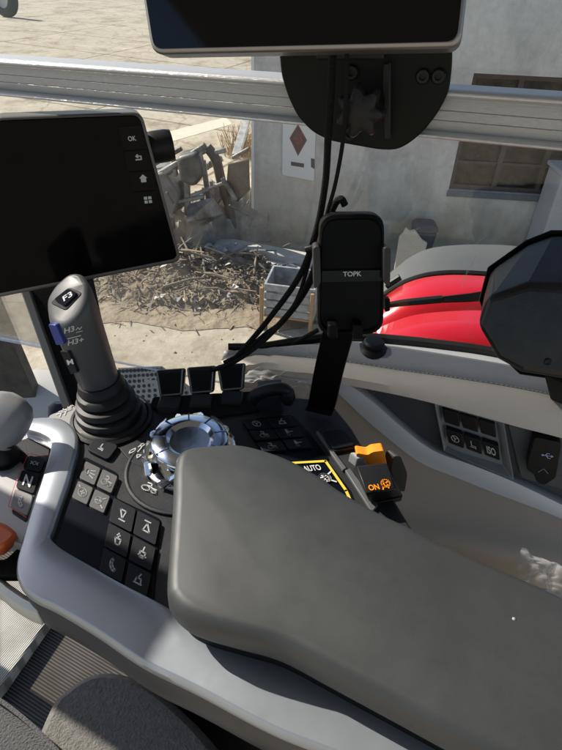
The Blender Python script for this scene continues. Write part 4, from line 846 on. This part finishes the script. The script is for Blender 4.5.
for (u, v), lb in (((201.3, 409), 'middle black paddle lever with silver outline between two like it'), ((232.0, 406), 'rightmost black paddle lever with silver outline next to the cable bundle')):
    c = pd.copy(); COL.objects.link(c); c.location = Z(2.19)(u, v); c['label'] = lb
    for k in src: kc = k.copy(); COL.objects.link(kc); kc.parent = c
b = MB(); b.prism(rnd([Z(2.199)(150, 410), Z(2.199)(153, 399), Z(2.199)(258, 393), Z(2.199)(260, 413), Z(2.199)(205, 421)], .004, 3), (0, 0, -.004)); 
b.v = [p + V((0, 0, .0035)) for p in b.v]; mesh_obj('lever_gate', b, blackm, con, bevel=.001)
# small handle to the right of the paddles
sh = thing('finger_handle', Z(2.2)(270, 414), 'small grey box with a rounded black handle right of the paddle levers', 'lever')
b = MB(); f9 = Y(.47); b.prism(rnd([f9(256, 398), f9(281, 396), f9(283, 414), f9(256, 416)], .003, 3), (0, .03, 0)); mesh_obj('box', b, trimdk, sh, bevel=.003)
b = MB(); b.tube(cr([Y(.475)(252, 400), Y(.475)(258, 394), Y(.475)(270, 390), Y(.475)(282, 389), Y(.475)(289, 394)], 6), .0075, 12); b.lathe(Y(.47)(288, 397), (0, 0, 1), [(.006, -.008), (.0085, 0), (.007, .007)], 16); mesh_obj('handle', b, black, sh)
# perforated silver step plate outside, behind the levers
a = [Y(.78)(118, 368), Y(.78)(162, 366), Y(.74)(222, 410), Y(.74)(120, 420)]
b = MB(); b.prism(a, (0, .004, -.006)); stp = thing('step_plate', sum(a, V((0, 0, 0))) / 4, 'perforated silver metal plate behind the joystick boot', 'step')
mesh_obj('plate', b, mat('silver plate', (.30, .305, .31), .4, .5), stp)
nn = (a[1] - a[0]).cross(a[3] - a[0]).normalized(); nn = nn if nn.dot(CAM - a[0]) > 0 else -nn
b = MB()
for i in range(12):
    for j in range(9):
        x, y = (i + (j % 2) * .5 + .4) / 12.6, (j + .6) / 9.6
        c = (a[0] * (1 - x) + a[1] * x) * (1 - y) + (a[3] * (1 - x) + a[2] * x) * y
        b.lathe(c + nn * .0008, nn, [(.0034, 0), (.002, -.0002)], 10)
tag(mesh_obj('perforation', b, mat('hole grey', (.06, .06, .06), .8), stp, fix=False), kind='stuff')
# ------------------------------------------------------------------ left side: selector panel
PzL = Z(2.195)
sp_ = thing('selector_panel', PzL(15, 500), 'pale selector panel with N button field left of the console trim', 'control panel')
b = MB(); b.prism(rnd([PzL(-70, 430), PzL(8, 424), PzL(26, 432), PzL(53, 446), PzL(45, 480), PzL(34, 512), PzL(22, 545), PzL(-20, 528), PzL(-80, 500)], .004, 3), (0, 0, -.02)); mesh_obj('panel', b, mat('panel pale', (.40, .40, .40), .45, var=(9, (.46, .46, .455), .5)), sp_, bevel=.002)
P5 = Z(2.1965); b = MB(); b.prism(rnd([P5(18, 441), P5(28, 438), P5(50, 447), P5(48, 458), P5(26, 522), P5(11, 512), P5(28, 470), P5(10, 448)], .003, 3), (0, 0, -.003)); mesh_obj('dark_field', b, char, sp_, bevel=.0006)
b = MB(); b.ribbon([Z(2.1982)(*p) for p in ((25, 434), (55, 449.5))], .005, (0, 0, 1)); b.v = [p + V((0, 0, .001)) for p in b.v]; mesh_obj('chrome_strip', b, chrome, sp_, fix=False)
for c4, ic, tx, mm in (([(29, 455), (46, 459), (40.5, 472), (22.5, 468)], 'shuttle', None, keym), ([(22, 469.5), (40, 473.5), (33.5, 494), (15.5, 487)], None, 'N', keym), ([(15, 488.5), (33, 495.5), (27, 516), (10, 507)], 'phone', None, mat('sunlit selector key', (.2, .2, .2), .5))):  # sun falling on the last key is set in its base colour
    PA, PB = Z(2.1985), Z(2.199); b = MB(); b.prism(rnd([PA(*p) for p in c4], .003, 3), (0, 0, -.003)); k = mesh_obj('button', b, mm, sp_, bevel=.0006)
    lerp = lambda x, y: tuple((c4[3][i] * (1 - x) + c4[2][i] * x) * (1 - y) + (c4[0][i] * (1 - x) + c4[1][i] * x) * y for i in (0, 1))
    b = MB(); fr = frame(PB, lerp(.28, .22), lerp(.72, .22), lerp(.28, .8))
    text(b, tx, fr, .0003) if tx else icon(b, ICON[ic], fr, .0011, .0003)
    mesh_obj('symbol', b, white_pr, k, fix=False)
b = MB(); b.ribbon([Z(2.1995)(*p) for p in ((45, 457), (28.5, 453.5), (22, 468), (14, 487), (8.5, 506), (26.5, 517.5))], .0007, (0, 0, 1)); mesh_obj('red_outline', b, mat('red print', (.55, .06, .02), .5), sp_, fix=False)
b = MB(); b.loft([rnd([Z(z)(*p) for p in q], .004, 3) for z, q in ((2.2, ((-6, 450), (16, 444), (28, 456), (10, 470), (-6, 472))), (2.196, ((-2, 452), (15, 448), (24, 456), (8, 466), (-2, 468))))]); mesh_obj('slot', b, blackm, sp_)
# knob
kn = thing('gear_selector', Z(2.2)(5, 460), 'smooth grey gear selector knob on a short black stalk at the left edge', 'gear selector')
kc = Y(.40)(7, 414); e3 = (RT * .86 - UP * .45).normalized(); e4 = (UP * .86 + RT * .5).normalized()
b = MB(); rg = []
ax_ = (RT * .5 + UP * .86).normalized(); bx_ = (RT * .86 - UP * .5).normalized()
for h, rx, ry in ((-.034, .010, .010), (-.030, .019, .014), (-.018, .0235, .017), (-.004, .0245, .018), (.008, .0225, .017), (.016, .017, .013), (.020, .008, .006)):
    rg.append([kc + ax_ * h + bx_ * (math.copysign(abs(math.cos(t)) ** .7, math.cos(t)) * rx) - FW * (math.copysign(abs(math.sin(t)) ** .7, math.sin(t)) * ry) for t in [6.2832 * k / 28 for k in range(28)]])
b.loft(rg); mesh_obj('knob', b, knob_m, kn)
b = MB(); b.tube([kc - ax_ * .026, Z(2.198)(4, 458)], [.013, .016], 16); mesh_obj('stalk', b, black, kn)
b = MB(); c = kc + ax_ * -.024; b.loft([[c + ax_ * h + bx_ * math.cos(t) * r_ * .021 - FW * math.sin(t) * r_ * .0165 for t in [6.2832 * k / 28 for k in range(28)]] for h, r_ in ((-.002, .95), (-.002, 1.04), (.002, 1.06), (.002, .98))], caps=(False, False)); mesh_obj('chrome_collar', b, chrome, kn)
# red lever at the left edge
rl = thing('red_handle', Z(2.19)(4, 545), 'red brown lever end at the left edge beside the console corner', 'lever')
b = MB(); b.loft([rnd([Z(z)(*p) for p in q], .004, 3) for z, q in ((2.186, ((-40, 520), (8, 530), (20, 540), (4, 556), (-40, 552))), (2.206, ((-40, 512), (6, 524), (18, 534), (3, 549), (-40, 546))), (2.21, ((-40, 516), (4, 527), (14, 534), (2, 545), (-40, 542))))]); mesh_obj('grip', b, redbrown, rl, bevel=.002)
b = MB(); b.prism(rnd([Z(2.184)(-40, 556), Z(2.184)(5, 560), Z(2.184)(20, 546), Z(2.184)(30, 556), Z(2.184)(20, 575), Z(2.184)(-40, 575)], .004, 3), (0, 0, -.01)); mesh_obj('slot_plate', b, blackm, rl, bevel=.002)
b = MB(); A = cr([Z(2.176)(*p) for p in ((-60, 560), (-10, 572), (12, 586), (28, 597), (42, 603))], 6); B = cr([Z(2.176)(*p) for p in ((-60, 572), (-10, 585), (8, 598), (24, 608), (37, 613))], 6)
b.loft([A, [(p + q) / 2 + V((0, 0, .004)) for p, q in zip(A, B)], B, [p + V((0, 0, -.02)) for p in B]], closed=False); mesh_obj('side_rim', b, lightgrey, sp_, solid=.003)
# ------------------------------------------------------------------ phone holder
ph = thing('phone_holder', Z(2.2)(320, 412), 'black phone holder on a flat bent strap standing behind the keypad', 'phone holder')
ptop, pbot = Y(.455)(340, 325), Z(2.203)(318, 412)
b = MB(); wv = V((.0145, -.004, 0)); tv = V((.002, .005, .002))
path = cr([pbot + V((0, -.002, -.001)), pbot + V((.003, .0, .012)), (ptop + pbot) / 2, ptop], 5)
b.loft([[p - wv, p + wv, p + wv + tv, p - wv + tv] for p in path]); mesh_obj('strap', b, holder_m, ph, bevel=.0008)
hc = Y(.44); hn = (V((0, -1, .28))).normalized(); hp = Y(.438)(352, 278); Hp = lambda d: (lambda u, v: PL(u, v, hp + hn * d, hn))
o4 = [Hp(0)(320, 214), Hp(0)(385, 213), Hp(0)(384, 335), Hp(0)(317, 336)]; rr4 = [.014, .014, .016, .016]
cH = sum(o4, V((0, 0, 0))) / 4; sh_ = lambda s_, d: rnd([cH + (p - cH) * s_ + hn * d for p in o4], rr4, 6)
b = MB(); b.loft([sh_(.95, -.022), sh_(1.0, -.018), sh_(1.0, -.004), sh_(.985, -.001), sh_(.93, 0), sh_(.90, -.002)]); mesh_obj('cradle', b, holder_m, ph)
b = MB(); b.prism([Hp(.001)(322, 271), Hp(.001)(382, 270), Hp(.001)(382, 281), Hp(.001)(322, 282)], hn * -.004); bd = mesh_obj('band', b, gloss, ph)
b = MB(); text(b, 'TOPK', frame(Hp(.0014), (343, 276.5), (361.5, 276), (343, 271.6)), .0003); mesh_obj('lettering', b, white_pr, bd, fix=False)
for s_ in (0, 1):
    q = ((313, 247), (320, 246), (321, 284), (314, 290)) if s_ == 0 else ((384, 247), (391, 248), (390, 288), (383.5, 283))
    b = MB(); b.prism(rnd([Hp(.012)(*p) for p in q], .003, 3), hn * -.024); mesh_obj('clamp_arm', b, mat('clamp rubber', (.02, .019, .018), .5), ph, bevel=.002)
for x in (333, 358):
    b = MB(); b.prism(rnd([Hp(.014)(x - 5, 325), Hp(.014)(x + 5, 325), Hp(.014)(x + 5, 339), Hp(.014)(x - 5, 339)], .002, 3), hn * -.022); mesh_obj('foot', b, holder_m, ph, bevel=.002)
b = MB(); b.prism(rnd([Hp(-.012)(385, 298), Hp(-.012)(390, 299), Hp(-.012)(390, 311), Hp(-.012)(385, 312)], .001, 2), hn * -.01); mesh_obj('release_tab', b, holder_m, ph)
# puck on the ledge
pk = thing('ledge_knob', Z(2.2)(372, 350), 'round black knob on a low base on the leather ledge beside the phone holder', 'knob')
c = Z(2.206)(373, 350)
b = MB(); b.lathe(c, (0, 0, 1), [(.020, -.006), (.020, .001), (.016, .005), (.010, .007)], 28); mesh_obj('base', b, black, pk)
b = MB(); b.lathe(c, (0, 0, 1), [(.010, .006), (.013, .008), (.0135, .012), (.011, .0145), (.005, .015)], 28); mesh_obj('cap', b, black, pk)
# ------------------------------------------------------------------ black faceted housing at the right
pod = thing('speaker_housing', Y(.40)(560, 380), 'black faceted octagonal housing on the ledge at the right edge', 'speaker')
fN = V((-.12, -.93, .35)).normalized(); fp = Y(.40)(520, 330); FP = lambda d: (lambda u, v: PL(u, v, fp + fN * d, fN))
front = [(487, 297), (529, 284), (562, 286), (610, 292), (660, 300), (668, 330), (650, 372), (600, 388), (562, 378), (522, 371.5), (498, 359), (477.5, 326)]
rear = [(491.5, 269), (528, 243), (552, 233.5), (600, 234), (650, 244), (672, 290), (664, 360), (600, 385), (562, 377), (522, 371), (500, 350), (483, 300)]
b = MB(); b.loft([[FP(0)(*p) for p in front], [FP(-.075)(*p) for p in rear]]); mesh_obj('shell', b, mat('housing black', (.008, .0085, .010), .34, spec=.4, var=(40, (.017, .017, .018), .2), bump=(600, .25, .0008)), pod, smooth=False, bevel=.006, seg=4)
b = MB(); cr_ = sum([V((p[0], p[1], 0)) for p in rear], V((0, 0, 0))) / 12
b.loft([[FP(d)(cr_.x + (p[0] - cr_.x) * s_, cr_.y + (p[1] - cr_.y) * s_) for p in rear] for d, s_ in ((-.076, 1.0), (-.074, 1.045), (-.086, 1.05), (-.09, .98))], caps=(False, True)); mesh_obj('back_rim', b, blackm, pod, bevel=.001)
b = MB(); b.lathe(FP(.0005)(548, 362), fN, [(.0032, -.002), (.0032, .0006), (.0024, .001), (.0012, .0002)], 14); mesh_obj('screw', b, black, pod)
b = MB(); b.bar(FP(-.04)(575, 376), Z(2.2)(575, 402), .05, .02); mesh_obj('foot', b, blackm, pod, bevel=.003)
# ------------------------------------------------------------------ cables
def cable(name, pxs, r, label, m=blackm, braid=False):
    pts = cr([Y(y)(u, v) for u, v, y in pxs], 10); b = MB()
    b.tube(pts, r, 10); return tag(mesh_obj(name, b, m, base=pts[0]), label, 'cable')
braid = mat('braided sleeve', (.006, .006, .006), .7, spec=.2, bump=(900, 1., .002))
cable('thick_cable', [(333, 50, .46), (331, 90, .455), (328, 140, .46), (325, 185, .47), (316, 232, .48), (300, 275, .49), (272, 315, .50), (247, 345, .505), (228, 364, .51), (205, 372, .52)],   .0030, 'thick braided black cable hanging from the display behind the bracket', braid)
cable('thin_cable', [(347, 52, .45), (346, 95, .448), (343, 140, .452), (335, 185, .465), (325, 220, .47), (318, 250, .475), (306, 285, .482), (278, 326, .49), (248, 354, .498), (215, 370, .505)],   .0017, 'thin smooth black cable hanging beside the thick braided one')
cable('corrugated_hose', [(345, 205, .475), (341, 199, .475), (335, 204, .478), (328, 222, .48), (319, 262, .485), (298, 302, .49), (268, 336, .497), (243, 356, .505), (222, 368, .51)],   .0032, 'black corrugated hose looping out behind the phone holder', braid)
cable('low_cable', [(312, 250, .485), (300, 292, .492), (285, 318, .496), (262, 336, .50), (244, 352, .505), (224, 362, .51)],   .0019, 'thin black cable lowest in the bundle left of the phone holder')
b = MB(); c = Y(.478)(312, 248); b.lathe(c, (1, -.2, .4), [(.0035, -.006), (.0035, .002), (.002, .006)], 10); tag(mesh_obj('cable_tie', b, black, base=c), 'small black cable tie end on the cable bundle', 'cable tie')
cable('floor_hose', [(318, 330, .60), (300, 340, .60), (285, 349, .59), (276, 354, .58)], .003, 'short black hose lying by the left end of the leather ledge')
# ------------------------------------------------------------------ clear film at end of the ledge and in the tray
film = film_mat()
def filmobj(name, c, ex, ey, hgt, label, seed, res=44):
    vs, fs = [], []; n_ = ex.cross(ey).normalized(); n_ = n_ if n_.z > 0 else -n_
    for j in range(res + 1):
        for i in range(res + 1):
            u, v = i / res * 2 - 1, j / res * 2 - 1; w = V((u * 1.8, v * 1.8, seed)); k = abs(noise.noise(w)) + .4 * abs(noise.noise(w * 1.9)); e = max(0, 1 - max(abs(u), abs(v)) ** 3)
            vs.append(c + ex * (u * (1 + .2 * noise.noise(w * 1.3 + V((7, 0, 0))))) + ey * (v * (1 + .2 * noise.noise(w * 1.3 + V((0, 7, 0))))) + n_ * hgt * (k * .9 + e * .5))
    for j in range(res):
        for i in range(res): k = j * (res + 1) + i; fs.append([k, k + 1, k + res + 2, k + res + 1])
    b = MB(); b.add(vs, fs); return tag(mesh_obj(name, b, film, base=c, smooth=True, fix=False), label, 'plastic bag')
filmobj('plastic_film', Z(2.185)(276, 384), V((.04, -.004, -.004)), V((.005, .02, .004)), .012, 'crumpled clear plastic film at the left end of the leather ledge', 4)
c = Y(.37)(545, 582)
filmobj('plastic_bag', c, V((.035, -.006, -.012)), V((.008, .02, .012)), .014, 'crumpled clear plastic bag in the side tray right of the armrest', 9)
tr = MB(); tr.prism([V((.10, .505, 1.93)), V((.62, .37, 1.93)), V((.62, .05, 1.93)), V((.16, .2, 1.93))], (0, 0, -.01)); mesh_obj('side_tray', tr, panel_br, ledge, bevel=.003)
# ------------------------------------------------------------------ left exterior pieces
b = MB(); f_ = Y(.92); b.prism(rnd([f_(-30, 250), f_(-2, 312), f_(24, 371), f_(42, 412), f_(46, 440), f_(-30, 440)], .02, 4), (0, .03, 0)); tag(mesh_obj('door_pillar', b, dirty, base=f_(0, 440), bevel=.004), 'dusty dark grey cab pillar base at the left edge below the terminal', 'pillar')
b = MB(); f_ = Y(1.0); A = cr([Y(.98)(*p) for p in ((10, 376), (30, 370), (60, 371), (90, 376), (118, 384))], 5); B = cr([Y(.86)(*p) for p in ((10, 440), (36, 440), (70, 440), (95, 440), (120, 440))], 5)
b.loft([[p + V((0, .03, -.05)) for p in A], A, [(p + q) / 2 + V((0, .0, .02)) for p, q in zip(A, B)], B], closed=False); tag(mesh_obj('front_mudguard', b, paleg, base=A[0], solid=.01), 'pale grey curved mudguard seen through the glass below the terminal', 'mudguard')
c = Y(.80)(60, 408)
b = MB(); b.loft([[c + V((math.cos(t) * r_ * 1.4, math.sin(t) * r_ * .6, h)) for t in [6.2832 * k / 14 for k in range(14)]] for h, r_ in ((-.06, .018), (-.02, .02), (.004, .016), (.014, .007))]); tag(mesh_obj('blue_rag', b, jeans, base=c), 'small dark blue rag tucked beside the support post', 'rag')
# ------------------------------------------------------------------ floor and seat
P6 = Z(1.60)
mt = thing('floor_mat', P6(30, 640), 'ribbed floor mat with a pale grey raised step and dark ribs beside the seat', 'floor mat')
d = P6(3, 684) - P6(51, 614); b = MB(); pts = [P6(-140, 560), P6(-60, 545), P6(50, 590), P6(53, 613), P6(3, 684), P6(-90, 800)]
b.prism(pts, (0, 0, -.03)); ang = math.atan2(d.y, d.x)
mesh_obj('raised_step', b, rib_mat('pale ribbed mat', (.30, .295, .28), (.62, .61, .58), 90, -ang + math.pi / 2 + .12), mt, bevel=.003)
b = MB(); b.ribbon([P6(-60, 594), P6(10, 600), P6(34, 604)], .003, (0, 0, 1)); b.v = [p + V((0, 0, .001)) for p in b.v]; mesh_obj('seam', b, mat('seam', (.7, .69, .66), .8), mt, fix=False)
P7 = Z(1.57); b = MB(); b.prism([P7(-200, 540), P7(160, 560), P7(330, 760), P7(100, 1000), P7(-300, 900)], (0, 0, -.02)); mesh_obj('ribbed_base', b, rib_mat('dark ribbed mat', (.012, .011, .010), (.15, .135, .115), 62, -ang + .15), mt)
b = MB(); P8 = Z(1.545); b.prism([P8(-900, 300), P8(700, 500), P8(900, 1000), P8(-900, 1300)], (0, 0, -.05)); cf_ = tag(mesh_obj('cab_floor', b, blackm), kind='structure')
# seat
def cushion(pxs, z, h, m, parent, name):
    o = cr([Z(z)(*p) for p in pxs], 6, True); b = MB()
    b.loft([fl(inset(o, .004), z - h), fl(o, z - h * .8), fl(o, z - .025), fl(inset(o, .004), z - .010), fl(inset(o, .012), z - .002)])
    return mesh_obj(name, b, m, parent)
st_ = thing('driver_seat', Z(1.75)(80, 740), 'heathered grey fabric driver seat with rounded bolsters at the bottom left', 'seat')
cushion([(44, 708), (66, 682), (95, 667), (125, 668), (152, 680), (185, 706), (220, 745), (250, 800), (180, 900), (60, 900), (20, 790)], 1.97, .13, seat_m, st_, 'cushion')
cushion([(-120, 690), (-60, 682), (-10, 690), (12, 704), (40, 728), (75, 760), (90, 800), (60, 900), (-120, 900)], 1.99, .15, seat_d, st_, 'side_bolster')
b = MB(); b.tube(cr([Z(1.992)(*p) for p in ((-10, 694), (12, 709), (40, 733), (70, 765))], 6), .002, 8); mesh_obj('piping', b, seat_d, st_)
# ================================================================== LIGHT
gnx = V((.24, 1, 0)).normalized()
def cabp(a, o, z): return V((0, .628, z)) + gd * a + gnx * o
rf_ = thing('cab_roof', cabp(0, -.5, 2.96), 'cab roof with pale lining over the seat', 'roof')
b = MB(); b.prism([cabp(-.5, .22, 2.96), cabp(1.2, .22, 2.96), cabp(1.2, -1.7, 2.96), cabp(-.5, -1.7, 2.96)], (0, 0, .14)); mesh_obj('lining', b, headliner, rf_, bevel=.03)
az = V((-.9, .43, 0)).normalized(); pn_ = V((.43, .9, 0)).normalized(); pc = pn_ * .162 + az * 1.06
b = MB(); b.prism(rnd([V((pc.x, pc.y, 0)) + pn_ * (sx * .04) + az * (sy * .03) + V((0, 0, 1.5)) for sx, sy in ((-1, -1), (1, -1), (1, 1), (-1, 1))], .01, 3), (0, 0, 1.44)); tag(mesh_obj('shadow_post', b, blackm, base=V((pc.x, pc.y, 1.5))), 'slim black upright post added out of view to shade the console', 'pillar')  # added unseen post, set to cast a shadow band across the console
SUN_DIR = (az * math.cos(R(40)) + V((0, 0, math.sin(R(40))))).normalized()      # towards the sun
sl_ = bpy.data.lights.new('sun', 'SUN'); sl_.energy = 4.5; sl_.angle = R(.5); sl_.color = (1, .93, .82)
so_ = bpy.data.objects.new('sun', sl_); COL.objects.link(so_); so_.rotation_euler = SUN_DIR.to_track_quat('Z', 'Y').to_euler()
w = bpy.data.worlds.new('World'); S.world = w; w.use_nodes = True; nt = w.node_tree
sk = nt.nodes.new('ShaderNodeTexSky'); sk.sky_type = 'NISHITA'; sk.sun_disc = False
sk.sun_elevation = math.asin(SUN_DIR.z); sk.sun_rotation = math.atan2(SUN_DIR.x, SUN_DIR.y)
nt.links.new(sk.outputs[0], nt.nodes['Background'].inputs['Color']); nt.nodes['Background'].inputs['Strength'].default_value = .088
cam = bpy.data.cameras.new('camera'); co = bpy.data.objects.new('camera', cam); COL.objects.link(co); S.camera = co
cam.sensor_fit = 'HORIZONTAL'; cam.sensor_width = 36; cam.lens = 36 * F / 562; cam.clip_start = .02; cam.clip_end = 600
co.matrix_world = Matrix(((RT.x, UP.x, -FW.x, 0), (RT.y, UP.y, -FW.y, 0), (RT.z, UP.z, -FW.z, ZC), (0, 0, 0, 1)))
S.view_settings.view_transform = 'Standard'; S.view_settings.look = 'None'; S.view_settings.exposure = .65; S.view_settings.gamma = 1
for o in COL.objects:
    if '_b' in o: del o['_b']
